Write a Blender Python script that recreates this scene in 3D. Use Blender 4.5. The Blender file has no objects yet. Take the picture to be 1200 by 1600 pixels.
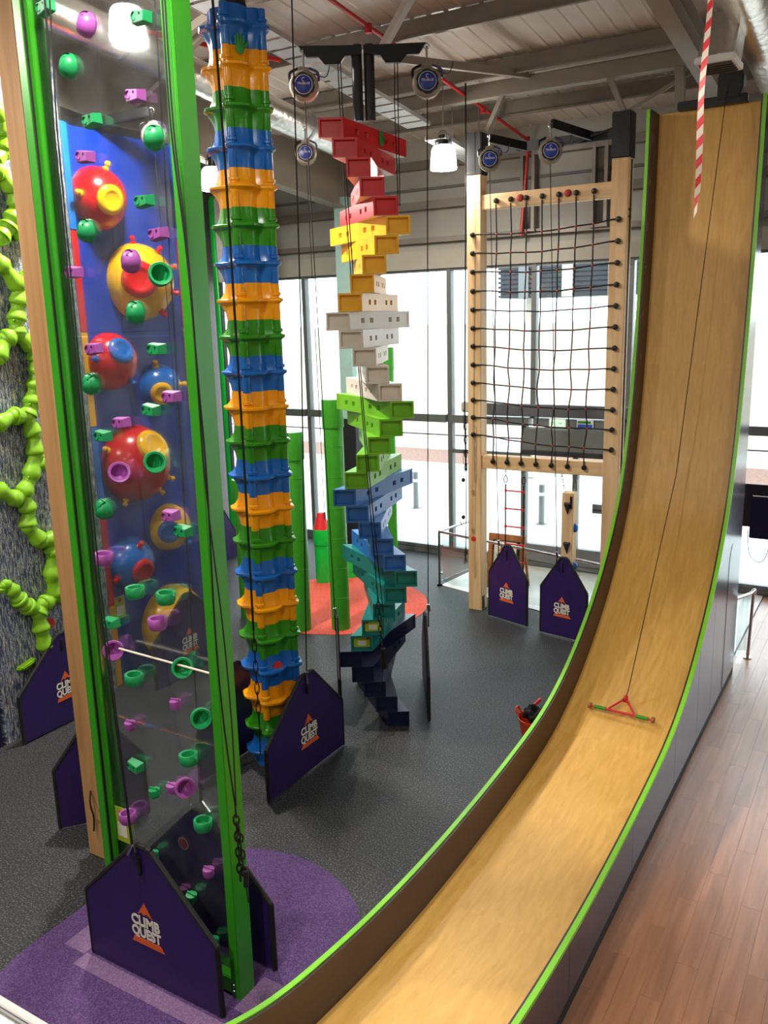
import bpy, bmesh, math, random
from math import sin, cos, pi, radians, sqrt
from mathutils import Vector, Matrix

random.seed(7)
scene = bpy.context.scene
C = scene.collection

# ---------------------------------------------------------------- camera
cam_d = bpy.data.cameras.new('camera')
cam = bpy.data.objects.new('camera', cam_d)
C.objects.link(cam)
cam_d.sensor_fit = 'VERTICAL'
cam_d.sensor_height = 36.0
cam_d.sensor_width = 27.0
cam_d.lens = 36.0 * 1340.0 / 1600.0
cam_d.clip_start = 0.05
cam_d.clip_end = 300
_p, _r, _y = radians(12.78), radians(-1.58), radians(-31.28)
fw = Vector((sin(_y) * cos(_p), cos(_y) * cos(_p), -sin(_p)))
rt = Vector((cos(_y), -sin(_y), 0))
up = rt.cross(fw)
r2 = rt * cos(_r) + up * sin(_r)
u2 = -rt * sin(_r) + up * cos(_r)
cam.matrix_world = Matrix(((r2.x, u2.x, -fw.x, 0), (r2.y, u2.y, -fw.y, 0), (r2.z, u2.z, -fw.z, 5.0), (0, 0, 0, 1)))
scene.camera = cam

# ---------------------------------------------------------------- world and exposure
world = bpy.data.worlds.new('sky')
scene.world = world
world.use_nodes = True
wn = world.node_tree.nodes
wn['Background'].inputs[0].default_value = (0.86, 0.93, 1.0, 1)
wn['Background'].inputs[1].default_value = 7.0
scene.view_settings.view_transform = 'Standard'
scene.view_settings.look = 'None'
scene.view_settings.exposure = 0.0
scene.view_settings.gamma = 1.0
scene.view_settings.use_curve_mapping = False

# ---------------------------------------------------------------- materials
def lin(c):
    c = c / 255.0
    return c / 12.92 if c <= 0.04045 else ((c + 0.055) / 1.055) ** 2.4

def rgb(r, g, b):
    return (lin(r), lin(g), lin(b), 1)

def newmat(name):
    m = bpy.data.materials.new(name)
    m.use_nodes = True
    nt = m.node_tree
    return m, nt, nt.nodes['Principled BSDF']

def pbr(name, col, rough=0.5, metal=0.0, var=0.08, scale=6.0, bump=0.0, bscale=40.0, coat=0.0, stretch=(1, 1, 1)):
    m, nt, b = newmat(name)
    b.inputs['Roughness'].default_value = rough
    b.inputs['Metallic'].default_value = metal
    b.inputs['Coat Weight'].default_value = coat
    tc = nt.nodes.new('ShaderNodeTexCoord')
    mp = nt.nodes.new('ShaderNodeMapping')
    mp.inputs['Scale'].default_value = stretch
    nt.links.new(tc.outputs['Object'], mp.inputs[0])
    n = nt.nodes.new('ShaderNodeTexNoise')
    n.inputs['Scale'].default_value = scale
    n.inputs['Detail'].default_value = 4
    nt.links.new(mp.outputs[0], n.inputs['Vector'])
    cr = nt.nodes.new('ShaderNodeValToRGB')
    cr.color_ramp.elements[0].position = 0.3
    cr.color_ramp.elements[1].position = 0.7
    cr.color_ramp.elements[0].color = tuple(max(0, c * (1 - var)) for c in col[:3]) + (1,)
    cr.color_ramp.elements[1].color = tuple(min(1, c * (1 + var)) for c in col[:3]) + (1,)
    nt.links.new(n.outputs['Fac'], cr.inputs[0])
    nt.links.new(cr.outputs[0], b.inputs['Base Color'])
    if bump:
        n2 = nt.nodes.new('ShaderNodeTexNoise')
        n2.inputs['Scale'].default_value = bscale
        n2.inputs['Detail'].default_value = 3
        nt.links.new(mp.outputs[0], n2.inputs['Vector'])
        bp = nt.nodes.new('ShaderNodeBump')
        bp.inputs['Strength'].default_value = bump
        bp.inputs['Distance'].default_value = 0.01
        nt.links.new(n2.outputs['Fac'], bp.inputs['Height'])
        nt.links.new(bp.outputs[0], b.inputs['Normal'])
    return m

def wood(name, c1, c2, rough=0.5, axis='Z', scale=1.0, coat=0.0):
    m, nt, b = newmat(name)
    b.inputs['Roughness'].default_value = rough
    b.inputs['Coat Weight'].default_value = coat
    b.inputs['Coat Roughness'].default_value = 0.35
    tc = nt.nodes.new('ShaderNodeTexCoord')
    mp = nt.nodes.new('ShaderNodeMapping')
    s = {'X': (0.6, 9, 9), 'Y': (9, 0.6, 9), 'Z': (9, 9, 0.6), 'UV': (7, 1.1, 1)}[axis]
    mp.inputs['Scale'].default_value = tuple(k * scale for k in s)
    nt.links.new(tc.outputs['UV' if axis == 'UV' else 'Object'], mp.inputs[0])
    oi = nt.nodes.new('ShaderNodeObjectInfo')
    va = nt.nodes.new('ShaderNodeVectorMath')
    va.operation = 'ADD'
    mul = nt.nodes.new('ShaderNodeMath')
    mul.operation = 'MULTIPLY'
    mul.inputs[1].default_value = 37.0
    nt.links.new(oi.outputs['Random'], mul.inputs[0])
    nt.links.new(mp.outputs[0], va.inputs[0])
    nt.links.new(mul.outputs[0], va.inputs[1])
    n = nt.nodes.new('ShaderNodeTexNoise')
    n.inputs['Scale'].default_value = 1.6
    n.inputs['Detail'].default_value = 6
    n.inputs['Distortion'].default_value = 0.6
    nt.links.new(va.outputs[0], n.inputs['Vector'])
    cr = nt.nodes.new('ShaderNodeValToRGB')
    cr.color_ramp.elements[0].position = 0.3
    cr.color_ramp.elements[1].position = 0.7
    cr.color_ramp.elements[0].color = c1
    cr.color_ramp.elements[1].color = c2
    nt.links.new(n.outputs['Fac'], cr.inputs[0])
    nt.links.new(cr.outputs[0], b.inputs['Base Color'])
    return m

def rubber(name, c1, c2, scale=90, rough=0.85, pos=(0.45, 0.62)):
    m, nt, b = newmat(name)
    b.inputs['Roughness'].default_value = rough
    tc = nt.nodes.new('ShaderNodeTexCoord')
    v = nt.nodes.new('ShaderNodeTexNoise')
    v.inputs['Scale'].default_value = scale
    v.inputs['Detail'].default_value = 3
    nt.links.new(tc.outputs['Object'], v.inputs['Vector'])
    n = nt.nodes.new('ShaderNodeTexNoise')
    n.inputs['Scale'].default_value = 1.3
    n.inputs['Detail'].default_value = 5
    nt.links.new(tc.outputs['Object'], n.inputs['Vector'])
    cr = nt.nodes.new('ShaderNodeValToRGB')
    cr.color_ramp.elements[0].position = pos[0]
    cr.color_ramp.elements[1].position = pos[1]
    cr.color_ramp.elements[0].color = c1
    cr.color_ramp.elements[1].color = c2
    nt.links.new(v.outputs['Fac'], cr.inputs[0])
    mx = nt.nodes.new('ShaderNodeMix')
    mx.data_type = 'RGBA'
    mx.blend_type = 'MULTIPLY'
    mx.inputs[0].default_value = 0.35
    nt.links.new(cr.outputs[0], mx.inputs[6])
    nt.links.new(n.outputs['Fac'], mx.inputs[7])
    nt.links.new(mx.outputs[2], b.inputs['Base Color'])
    bp = nt.nodes.new('ShaderNodeBump')
    bp.inputs['Strength'].default_value = 0.25
    bp.inputs['Distance'].default_value = 0.004
    nt.links.new(v.outputs['Fac'], bp.inputs['Height'])
    nt.links.new(bp.outputs[0], b.inputs['Normal'])
    return m

def glassmat(name, tint, refl=0.08, dirt=0.0):
    m = bpy.data.materials.new(name)
    m.use_nodes = True
    nt = m.node_tree
    nt.nodes.remove(nt.nodes['Principled BSDF'])
    out = nt.nodes['Material Output']
    t = nt.nodes.new('ShaderNodeBsdfTransparent')
    t.inputs[0].default_value = tint
    g = nt.nodes.new('ShaderNodeBsdfGlossy')
    g.inputs['Roughness'].default_value = 0.03
    fr = nt.nodes.new('ShaderNodeFresnel')
    fr.inputs[0].default_value = 1.45
    ad = nt.nodes.new('ShaderNodeMath')
    ad.operation = 'MULTIPLY'
    ad.inputs[1].default_value = refl * 12
    ad.use_clamp = True
    nt.links.new(fr.outputs[0], ad.inputs[0])
    mx = nt.nodes.new('ShaderNodeMixShader')
    nt.links.new(ad.outputs[0], mx.inputs[0])
    nt.links.new(t.outputs[0], mx.inputs[1])
    nt.links.new(g.outputs[0], mx.inputs[2])
    last = mx
    if dirt:
        d = nt.nodes.new('ShaderNodeBsdfDiffuse')
        d.inputs[0].default_value = (0.75, 0.78, 0.8, 1)
        tc = nt.nodes.new('ShaderNodeTexCoord')
        n = nt.nodes.new('ShaderNodeTexNoise')
        n.inputs['Scale'].default_value = 3.5
        n.inputs['Detail'].default_value = 7
        n.inputs['Roughness'].default_value = 0.65
        nt.links.new(tc.outputs['Object'], n.inputs['Vector'])
        mr = nt.nodes.new('ShaderNodeMapRange')
        mr.inputs[1].default_value = 0.35
        mr.inputs[2].default_value = 0.8
        mr.inputs[3].default_value = dirt * 0.3
        mr.inputs[4].default_value = dirt * 2.2
        nt.links.new(n.outputs['Fac'], mr.inputs[0])
        m2 = nt.nodes.new('ShaderNodeMixShader')
        nt.links.new(mr.outputs[0], m2.inputs[0])
        nt.links.new(mx.outputs[0], m2.inputs[1])
        nt.links.new(d.outputs[0], m2.inputs[2])
        last = m2
    nt.links.new(last.outputs[0], out.inputs['Surface'])
    return m

def emit(name, col, strength):
    m, nt, b = newmat(name)
    b.inputs['Base Color'].default_value = (0.9, 0.9, 0.9, 1)
    b.inputs['Emission Color'].default_value = col
    b.inputs['Emission Strength'].default_value = strength
    return m

M = {
    'rubber': rubber('rubber_floor', rgb(32, 33, 35), rgb(104, 108, 112), 60, 0.6, (0.5, 0.68)),
    'purple_rubber': rubber('purple_rubber', rgb(80, 52, 108), rgb(112, 82, 140), 80, 0.85),
    'purple_patch': rubber('purple_patch', rgb(128, 96, 140), rgb(150, 120, 162), 80, 0.85),
    'orange_rubber': rubber('orange_rubber', rgb(214, 70, 48), rgb(240, 108, 76), 80, 0.8),
    'plank': wood('plank_wood', rgb(142, 94, 66), rgb(178, 124, 90), 0.34, 'Y', 1.0, 0.35),
    'floor_base': pbr('floor_base', rgb(96, 66, 50), 0.6),
    'slide': wood('slide_ply', rgb(216, 166, 80), rgb(234, 186, 98), 0.42, 'UV', 1.8, 0.0),
    'brown': pbr('slide_wall', rgb(60, 38, 42), 0.4, var=0.05),
    'lime': pbr('lime_edge', rgb(128, 208, 40), 0.4, var=0.04),
    'purple_gloss': pbr('purple_panel', rgb(40, 27, 58), 0.2, var=0.05, coat=0.0),
    'gate': pbr('gate_vinyl', rgb(44, 24, 88), 0.45, var=0.12, bump=0.25, bscale=30),
    'gate_trim': pbr('gate_trim', rgb(20, 19, 20), 0.7),
    'logo_white': pbr('logo_white', rgb(235, 228, 210), 0.6, var=0.03),
    'logo_orange': pbr('logo_orange', rgb(226, 98, 40), 0.6, var=0.03),
    'green_post': pbr('green_post', rgb(54, 150, 28), 0.35, var=0.06, scale=2),
    'green_dark': pbr('green_dark', rgb(40, 120, 22), 0.45, var=0.06),
    'hold_green': pbr('hold_green', rgb(26, 146, 84), 0.4, var=0.1),
    'hold_purple': pbr('hold_purple', rgb(156, 78, 158), 0.4, var=0.1),
    'hold_blue': pbr('hold_blue', rgb(30, 118, 178), 0.4, var=0.1),
    'hold_dark': pbr('hold_dark', rgb(40, 42, 46), 0.5, var=0.1),
    'bolt': pbr('bolt', rgb(30, 30, 32), 0.4),
    'timber': wood('timber', rgb(208, 168, 116), rgb(234, 200, 152), 0.6, 'Z', 0.7),
    'timber_pole': wood('pole_timber', rgb(176, 128, 78), rgb(204, 156, 104), 0.6, 'Z', 0.7),
    'timber_x': wood('timber_beam', rgb(208, 168, 116), rgb(234, 200, 152), 0.6, 'X', 0.7),
    'black': pbr('black_metal', rgb(13, 13, 14), 0.4, var=0.1),
    'rope': pbr('black_rope', rgb(14, 14, 15), 0.8),
    'net_red': pbr('net_red', rgb(170, 40, 40), 0.6),
    'grey_cast': pbr('belay_grey', rgb(150, 142, 128), 0.45, metal=0.2, var=0.08),
    'blue_label': pbr('belay_blue', rgb(28, 56, 150), 0.35),
    'steel': pbr('steel', rgb(190, 190, 188), 0.25, metal=1.0),
    'zinc': pbr('zinc', rgb(170, 172, 172), 0.35, metal=0.8),
    'white': pbr('white_paint', rgb(225, 225, 222), 0.5, var=0.04),
    'beam': pbr('beam_paint', rgb(150, 142, 130), 0.55, var=0.06, scale=2),
    'purlin': pbr('purlin_zinc', rgb(128, 120, 110), 0.45, metal=0.3, var=0.1, scale=3),
    'roof': pbr('roof_liner', rgb(206, 196, 184), 0.3, var=0.06, scale=1.5),
    'wall_grey': pbr('wall_cladding', rgb(168, 166, 158), 0.6, var=0.05, scale=1.5),
    'wall_dark': pbr('wall_dark', rgb(110, 110, 108), 0.7, var=0.05),
    'lintel': pbr('lintel', rgb(176, 172, 158), 0.6, var=0.04),
    'frame': pbr('window_frame', rgb(112, 116, 116), 0.4, metal=0.3, var=0.04),
    'mint': pbr('mint_column', rgb(176, 214, 206), 0.5, var=0.03),
    'foil': pbr('duct_foil', rgb(214, 208, 200), 0.28, metal=0.85, var=0.1, bump=0.9, bscale=9),
    'tray': pbr('cable_tray', rgb(170, 172, 170), 0.5, metal=0.4, var=0.06),
    'red_pipe': pbr('red_pipe', rgb(186, 30, 28), 0.4),
    'red': pbr('red_plastic', rgb(206, 22, 26), 0.22, var=0.05),
    'yellow': pbr('yellow_plastic', rgb(240, 184, 20), 0.22, var=0.05),
    'blue': pbr('blue_plastic', rgb(20, 104, 190), 0.22, var=0.05),
    'panel_blue': pbr('blue_panel', rgb(16, 58, 170), 0.3, var=0.12, scale=1.6),
    'sky_blue': pbr('strip_blue', rgb(20, 120, 210), 0.3),
    'box_red': pbr('box_red', rgb(212, 24, 32), 0.35, var=0.06),
    'box_yellow': pbr('box_yellow', rgb(246, 186, 34), 0.35, var=0.06),
    'box_white': pbr('box_white', rgb(226, 218, 206), 0.35, var=0.04),
    'box_lime': pbr('box_lime', rgb(118, 190, 40), 0.35, var=0.06),
    'box_blue': pbr('box_blue', rgb(44, 112, 190), 0.35, var=0.06),
    'box_teal': pbr('box_teal', rgb(16, 128, 122), 0.35, var=0.06),
    'box_navy': pbr('box_navy', rgb(22, 26, 62), 0.35, var=0.06),
    'sh_blue': pbr('shell_blue', rgb(24, 104, 190), 0.25, var=0.06),
    'sh_yellow': pbr('shell_yellow', rgb(248, 164, 12), 0.25, var=0.05),
    'sh_green': pbr('shell_green', rgb(50, 140, 24), 0.25, var=0.06),
    'tube_green': pbr('tube_green', rgb(58, 150, 34), 0.3, var=0.06),
    'tube_bright': pbr('tube_bright', rgb(20, 196, 70), 0.3, var=0.05),
    'cone_red': pbr('cone_red', rgb(226, 44, 52), 0.35),
    'vine': pbr('vine_lime', rgb(132, 190, 30), 0.45, var=0.1, scale=12),
    'stick_red': pbr('sticker_red', rgb(214, 48, 44), 0.5),
    'stick_green': pbr('sticker_green', rgb(40, 130, 40), 0.5),
    'stick_lime': pbr('sticker_lime', rgb(176, 196, 50), 0.5),
    'glass': glassmat('clear_acrylic', (0.93, 0.95, 0.95, 1), 0.05, 0.014),
    'pane': glassmat('window_glass', (0.9, 0.94, 0.94, 1), 0.05),
    'rail_glass': glassmat('rail_glass', (0.9, 0.96, 0.95, 1), 0.025),
    'lamp': emit('lamp_diffuser', (1, 0.95, 0.88, 1), 40.0),
    'exit_green': emit('exit_green', (0.1, 0.8, 0.35, 1), 0.6),
    'sign_blue': pbr('sign_blue', rgb(50, 90, 190), 0.5),
    'screen': pbr('tv_screen', rgb(12, 12, 22), 0.12),
    'bucket': pbr('bucket_orange', rgb(222, 74, 30), 0.4),
    'harness': pbr('harness_black', rgb(22, 22, 24), 0.8, bump=0.5),
    'rung': pbr('rung_red', rgb(214, 32, 44), 0.4),
    'tape_w': pbr('tape_white', rgb(232, 216, 200), 0.4, var=0.03),
    'tape_r': pbr('tape_red', rgb(226, 44, 56), 0.4, var=0.03),
    'pave': pbr('pavement', rgb(196, 196, 192), 0.9, var=0.06, scale=3),
    'mulch': pbr('mulch', rgb(120, 92, 80), 0.95, var=0.4, scale=20),
    'brick_dark': pbr('dark_facade', rgb(84, 86, 90), 0.8, var=0.1),
    'facade': pbr('facade_cream', rgb(196, 186, 168), 0.8, var=0.05),
    'leaf': pbr('leaf', rgb(70, 90, 50), 0.8),
    'chalk': pbr('chalkboard', rgb(44, 44, 46), 0.8),
    'oak': wood('oak_frame', rgb(140, 84, 44), rgb(172, 112, 64), 0.5, 'Z', 1.0),
    'poster': pbr('poster', rgb(214, 208, 196), 0.6, var=0.03),
    'mezz': pbr('mezzanine_slab', rgb(140, 138, 132), 0.8),
    'entrance': pbr('entrance_floor', rgb(214, 204, 196), 0.3, var=0.03),  # whitish base colour carries the window light reflected off this floor
    'digit': pbr('digit_grey', rgb(150, 132, 124), 0.6),
    'rod': pbr('rod', rgb(226, 214, 196), 0.35),
    'purple_wall': pbr('purple_paint', rgb(74, 58, 104), 0.4, var=0.04),
}

def stripe_mat():
    # the printed wall cover: short vertical dashes of blue, cream and dark grey
    m, nt, b = newmat('dash_print')
    b.inputs['Roughness'].default_value = 0.6
    tc = nt.nodes.new('ShaderNodeTexCoord')
    mp = nt.nodes.new('ShaderNodeMapping')
    mp.inputs['Scale'].default_value = (1, 60, 8)
    nt.links.new(tc.outputs['Object'], mp.inputs[0])
    v = nt.nodes.new('ShaderNodeTexNoise')
    v.inputs['Scale'].default_value = 1.0
    v.inputs['Detail'].default_value = 2
    v.inputs['Distortion'].default_value = 0.5
    nt.links.new(mp.outputs[0], v.inputs['Vector'])
    cr = nt.nodes.new('ShaderNodeValToRGB')
    cr.color_ramp.interpolation = 'CONSTANT'
    e = cr.color_ramp.elements
    e[0].color = rgb(62, 68, 90)
    e[1].position = 0.42
    e[1].color = rgb(84, 102, 146)
    for p, c in ((0.46, rgb(70, 76, 96)), (0.495, rgb(188, 188, 178)), (0.54, rgb(108, 128, 168)), (0.58, rgb(82, 88, 104)), (0.62, rgb(214, 210, 184))):
        k = e.new(p)
        k.color = c
    nt.links.new(v.outputs['Fac'], cr.inputs[0])
    nt.links.new(cr.outputs[0], b.inputs['Base Color'])
    return m
M['dash'] = stripe_mat()

# ---------------------------------------------------------------- mesh helpers
class MB:
    def __init__(s):
        s.v = []
        s.f = []

    def add(s, vs, fs):
        n = len(s.v)
        s.v += [tuple(q) for q in vs]
        s.f += [tuple(i + n for i in q) for q in fs]
        return s

    def box(s, x0, x1, y0, y1, z0, z1):
        return s.add([(x0, y0, z0), (x1, y0, z0), (x1, y1, z0), (x0, y1, z0), (x0, y0, z1), (x1, y0, z1), (x1, y1, z1), (x0, y1, z1)],
                     [(3, 2, 1, 0), (4, 5, 6, 7), (0, 1, 5, 4), (1, 2, 6, 5), (2, 3, 7, 6), (3, 0, 4, 7)])

    def bar(s, a, b, w, h, upv=(0, 0, 1)):
        a, b = Vector(a), Vector(b)
        d = (b - a).normalized()
        u = Vector(upv)
        if abs(d.dot(u)) > 0.98:
            u = Vector((0, 1, 0))
        x = d.cross(u).normalized() * w / 2
        z = x.cross(d).normalized() * h / 2
        vs = []
        for q in (a, b):
            vs += [q - x - z, q + x - z, q + x + z, q - x + z]
        return s.add(vs, [(3, 2, 1, 0), (4, 5, 6, 7), (0, 1, 5, 4), (1, 2, 6, 5), (2, 3, 7, 6), (3, 0, 4, 7)])

    def tube(s, pts, rad, n=10, caps=True, closed=False):
        pts = [Vector(q) for q in pts]
        m = len(pts)
        if not hasattr(rad, '__len__'):
            rad = [rad] * m
        vs, fs = [], []
        t0 = (pts[1] - pts[0]).normalized()
        u = t0.orthogonal().normalized()
        for i, q in enumerate(pts):
            if closed:
                t = (pts[(i + 1) % m] - pts[i - 1]).normalized()
            else:
                t = (pts[min(i + 1, m - 1)] - pts[max(i - 1, 0)]).normalized()
            u = (u - t * u.dot(t)).normalized()
            w = t.cross(u)
            for k in range(n):
                a = 2 * pi * k / n
                vs.append(q + (u * cos(a) + w * sin(a)) * rad[i])
        for i in range(m if closed else m - 1):
            j = (i + 1) % m
            for k in range(n):
                l = (k + 1) % n
                fs.append((i * n + k, i * n + l, j * n + l, j * n + k))
        if caps and not closed:
            fs.append(tuple(range(n - 1, -1, -1)))
            fs.append(tuple((m - 1) * n + k for k in range(n)))
        return s.add(vs, fs)

    def cyl(s, a, b, r0, r1=None, n=16):
        return s.tube([a, b], [r0, r0 if r1 is None else r1], n)

    def lathe(s, prof, n=24, org=(0, 0, 0), axis=(0, 0, 1)):
        ax = Vector(axis).normalized()
        u = ax.orthogonal().normalized()
        w = ax.cross(u)
        o = Vector(org)
        vs, fs = [], []
        for r, z in prof:
            for k in range(n):
                a = 2 * pi * k / n
                vs.append(o + ax * z + (u * cos(a) + w * sin(a)) * max(r, 1e-5))
        for i in range(len(prof) - 1):
            for k in range(n):
                l = (k + 1) % n
                fs.append((i * n + k, i * n + l, (i + 1) * n + l, (i + 1) * n + k))
        return s.add(vs, fs)

    def prism(s, poly, z0, z1):
        n = len(poly)
        vs = [(x, y, z0) for x, y in poly] + [(x, y, z1) for x, y in poly]
        fs = [tuple(range(n - 1, -1, -1)), tuple(range(n, 2 * n))]
        for i in range(n):
            j = (i + 1) % n
            fs.append((i, j, n + j, n + i))
        return s.add(vs, fs)

    def prism_xz(s, poly, y0, y1):
        n = len(poly)
        vs = [(x, y0, z) for x, z in poly] + [(x, y1, z) for x, z in poly]
        fs = [tuple(range(n)), tuple(range(2 * n - 1, n - 1, -1))]
        for i in range(n):
            j = (i + 1) % n
            fs.append((j, i, n + i, n + j))
        return s.add(vs, fs)

    def prism_yz(s, poly, x0, x1):
        n = len(poly)
        vs = [(x0, y, z) for y, z in poly] + [(x1, y, z) for y, z in poly]
        fs = [tuple(range(n - 1, -1, -1)), tuple(range(n, 2 * n))]
        for i in range(n):
            j = (i + 1) % n
            fs.append((i, j, n + j, n + i))
        return s.add(vs, fs)

    def sphere(s, c, r, nu=16, nv=10, sc=(1, 1, 1)):
        vs, fs = [], []
        for i in range(nv + 1):
            t = pi * i / nv
            for k in range(nu):
                a = 2 * pi * k / nu
                vs.append((c[0] + sc[0] * r * sin(t) * cos(a), c[1] + sc[1] * r * sin(t) * sin(a), c[2] + sc[2] * r * cos(t)))
        for i in range(nv):
            for k in range(nu):
                l = (k + 1) % nu
                fs.append((i * nu + k, (i + 1) * nu + k, (i + 1) * nu + l, i * nu + l))
        return s.add(vs, fs)

    def grid(s, p00, p10, p11, p01, us, vv, holes, depth):
        """A rectangle cut into cells; the cells in holes are set back by depth with walls around them."""
        p00, p10, p11, p01 = map(Vector, (p00, p10, p11, p01))
        dv = Vector(depth)

        def P(u, v):
            return (p00 * (1 - u) + p10 * u) * (1 - v) + (p01 * (1 - u) + p11 * u) * v
        for i in range(len(us) - 1):
            for j in range(len(vv) - 1):
                q = [P(us[i], vv[j]), P(us[i + 1], vv[j]), P(us[i + 1], vv[j + 1]), P(us[i], vv[j + 1])]
                if (i, j) in holes:
                    w = [k + dv for k in q]
                    s.add(q + w, [(4, 5, 6, 7), (0, 1, 5, 4), (1, 2, 6, 5), (2, 3, 7, 6), (3, 0, 4, 7)])
                else:
                    s.add(q, [(0, 1, 2, 3)])
        return s

    def xform(s, m):
        s.v = [tuple(m @ Vector(q)) for q in s.v]
        return s

    def mesh(s, name, mat, smooth=True, angle=35, bevel=0.0, merge=True, segs=2):
        me = bpy.data.meshes.new(name)
        me.from_pydata(s.v, [], s.f)
        bm = bmesh.new()
        bm.from_mesh(me)
        if merge:
            bmesh.ops.remove_doubles(bm, verts=bm.verts, dist=1e-5)
        bmesh.ops.recalc_face_normals(bm, faces=bm.faces)
        if bevel:
            es = [e for e in bm.edges if e.is_manifold and e.calc_face_angle(0) > radians(30)]
            bmesh.ops.bevel(bm, geom=es, offset=bevel, segments=segs, affect='EDGES', clamp_overlap=True)
        bm.to_mesh(me)
        bm.free()
        if smooth:
            me.polygons.foreach_set('use_smooth', [True] * len(me.polygons))
            me.set_sharp_from_angle(angle=radians(angle))
        me.materials.append(mat if not isinstance(mat, str) else M[mat])
        return me

    def build(s, name, mat, parent=None, world=True, **kw):
        if parent is not None and world:
            o = parent['_o']
            s.v = [(x - o[0], y - o[1], z - o[2]) for x, y, z in s.v]
        return link(name, s.mesh(name, mat, **kw), parent)

ORG = {}
def link(name, me, parent=None):
    o = bpy.data.objects.new(name, me)
    C.objects.link(o)
    if parent is not None:
        o.parent = parent
        o['_o'] = tuple(parent['_o'])
    else:
        o['_o'] = (0, 0, 0)
    return o

def tag(o, label, cat, group=None):
    o['label'] = label
    o['category'] = cat
    if group:
        o['group'] = group
    return o

def thing(name, label, cat, loc=(0, 0, 0), rz=0.0, group=None):
    o = bpy.data.objects.new(name, None)
    C.objects.link(o)
    o.empty_display_size = 0.1
    o.location = loc
    o.rotation_euler = (0, 0, rz)
    o['_o'] = tuple(loc)
    return tag(o, label, cat, group)

def single(mb, name, mat, label, cat, group=None, **kw):
    """A thing of one mesh, its origin moved to its base centre."""
    xs = [q[0] for q in mb.v]
    ys = [q[1] for q in mb.v]
    zs = [q[2] for q in mb.v]
    o = ((min(xs) + max(xs)) / 2, (min(ys) + max(ys)) / 2, min(zs))
    mb.v = [(x - o[0], y - o[1], z - o[2]) for x, y, z in mb.v]
    ob = link(name, mb.mesh(name, mat, **kw))
    ob.location = o
    ob['_o'] = o
    return tag(ob, label, cat, group)

def struct(o):
    o['kind'] = 'structure'
    return o

def structure(name):
    o = bpy.data.objects.new(name, None)
    C.objects.link(o)
    o['_o'] = (0, 0, 0)
    o['kind'] = 'structure'
    return o

_text = {}
def text_mesh(txt, size, bold=0.0, shear=0.0):
    key = (txt, size, bold, shear)
    if key not in _text:
        cu = bpy.data.curves.new('t', 'FONT')
        cu.body = txt
        cu.size = size
        cu.align_x = 'CENTER'
        cu.align_y = 'BOTTOM_BASELINE'
        cu.extrude = 0.0012
        cu.offset = bold
        cu.shear = shear
        cu.resolution_u = 4
        o = bpy.data.objects.new('t', cu)
        C.objects.link(o)
        bpy.context.view_layer.update()
        me = bpy.data.meshes.new_from_object(o)
        bpy.data.objects.remove(o)
        bpy.data.curves.remove(cu)
        _text[key] = me
    return _text[key]

def text_part(name, txt, size, mat, parent, m, bold=0.0, width=None, lateral=0.0):
    """Flat lettering standing in the local XZ plane (facing -y) after matrix m."""
    src = text_mesh(txt, size, bold)
    mb = MB()
    xs = [v.co.x for v in src.vertices]
    k = width / (max(xs) - min(xs)) if width else 1.0
    mid = (max(xs) + min(xs)) / 2
    for v in src.vertices:
        mb.v.append(tuple(m @ Vector(((v.co.x - mid) * k, -v.co.z, v.co.y))))
    mb.f = [tuple(q.vertices) for q in src.polygons]
    return mb.build(name, mat, parent, world=False, smooth=False)

def curve_pts(ctrl, n):
    """Catmull-Rom through the control points."""
    ctrl = [Vector(q) for q in ctrl]
    out = []
    for i in range(len(ctrl) - 1):
        a = ctrl[max(i - 1, 0)]
        b, c = ctrl[i], ctrl[i + 1]
        d = ctrl[min(i + 2, len(ctrl) - 1)]
        for k in range(n):
            t = k / n
            out.append(0.5 * (2 * b + (c - a) * t + (2 * a - 5 * b + 4 * c - d) * t * t + (3 * b - a - 3 * c + d) * t ** 3))
    out.append(ctrl[-1])
    return out

# ================================================================ the setting
LP1, LP2, LP3 = 420.0, 110.0, 50.0
WY = 15.85          # inner face of the glazed end wall
def roof_z(y):
    return 8.34 + 0.1 * (WY - y)

struct(MB().box(-14, -1.78, -6, WY, -0.12, 0).build('floor_rubber', 'rubber'))

# timber floor: base sheet and separate planks
fl = struct(MB().box(-1.78, 7, -6, WY, -0.12, -0.012).build('floor_wood', 'floor_base'))
fl['_o'] = (0, 0, 0)
PW, PL = 0.165, 1.28
plank_me = MB().box(0.0006, PW - 0.0006, 0.0006, PL - 0.0006, -0.012, 0.0).mesh('plank', 'plank', bevel=0.0008, segs=1)
for i in range(16):
    off = (i * 0.47) % PL
    x = -1.78 + i * PW
    for j in range(-1, 9):
        y = 4.2 + j * PL + off
        if y > WY - PL - 0.02 or y < 3.2:
            continue
        o = link('plank', plank_me, fl)
        o.location = (x, y, 0)
rest = MB()
for i in range(16, 53):
    rest.box(-1.78 + i * PW + 0.0012, -1.78 + (i + 1) * PW - 0.0012, -6, WY, -0.012, 0)
for i in range(16):
    off = (i * 0.47) % PL
    ys = [4.2 + j * PL + off for j in range(-1, 9)]
    ys = [y for y in ys if 3.2 <= y <= WY - PL - 0.02]
    rest.box(-1.78 + i * PW + 0.0012, -1.78 + (i + 1) * PW - 0.0012, -6, ys[0] - 0.0012, -0.012, 0)
    rest.box(-1.78 + i * PW + 0.0012, -1.78 + (i + 1) * PW - 0.0012, ys[-1] + PL + 0.0012, WY, -0.012, 0)
o = rest.build('plank_run', 'plank', fl)
o['kind'] = 'stuff'

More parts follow.
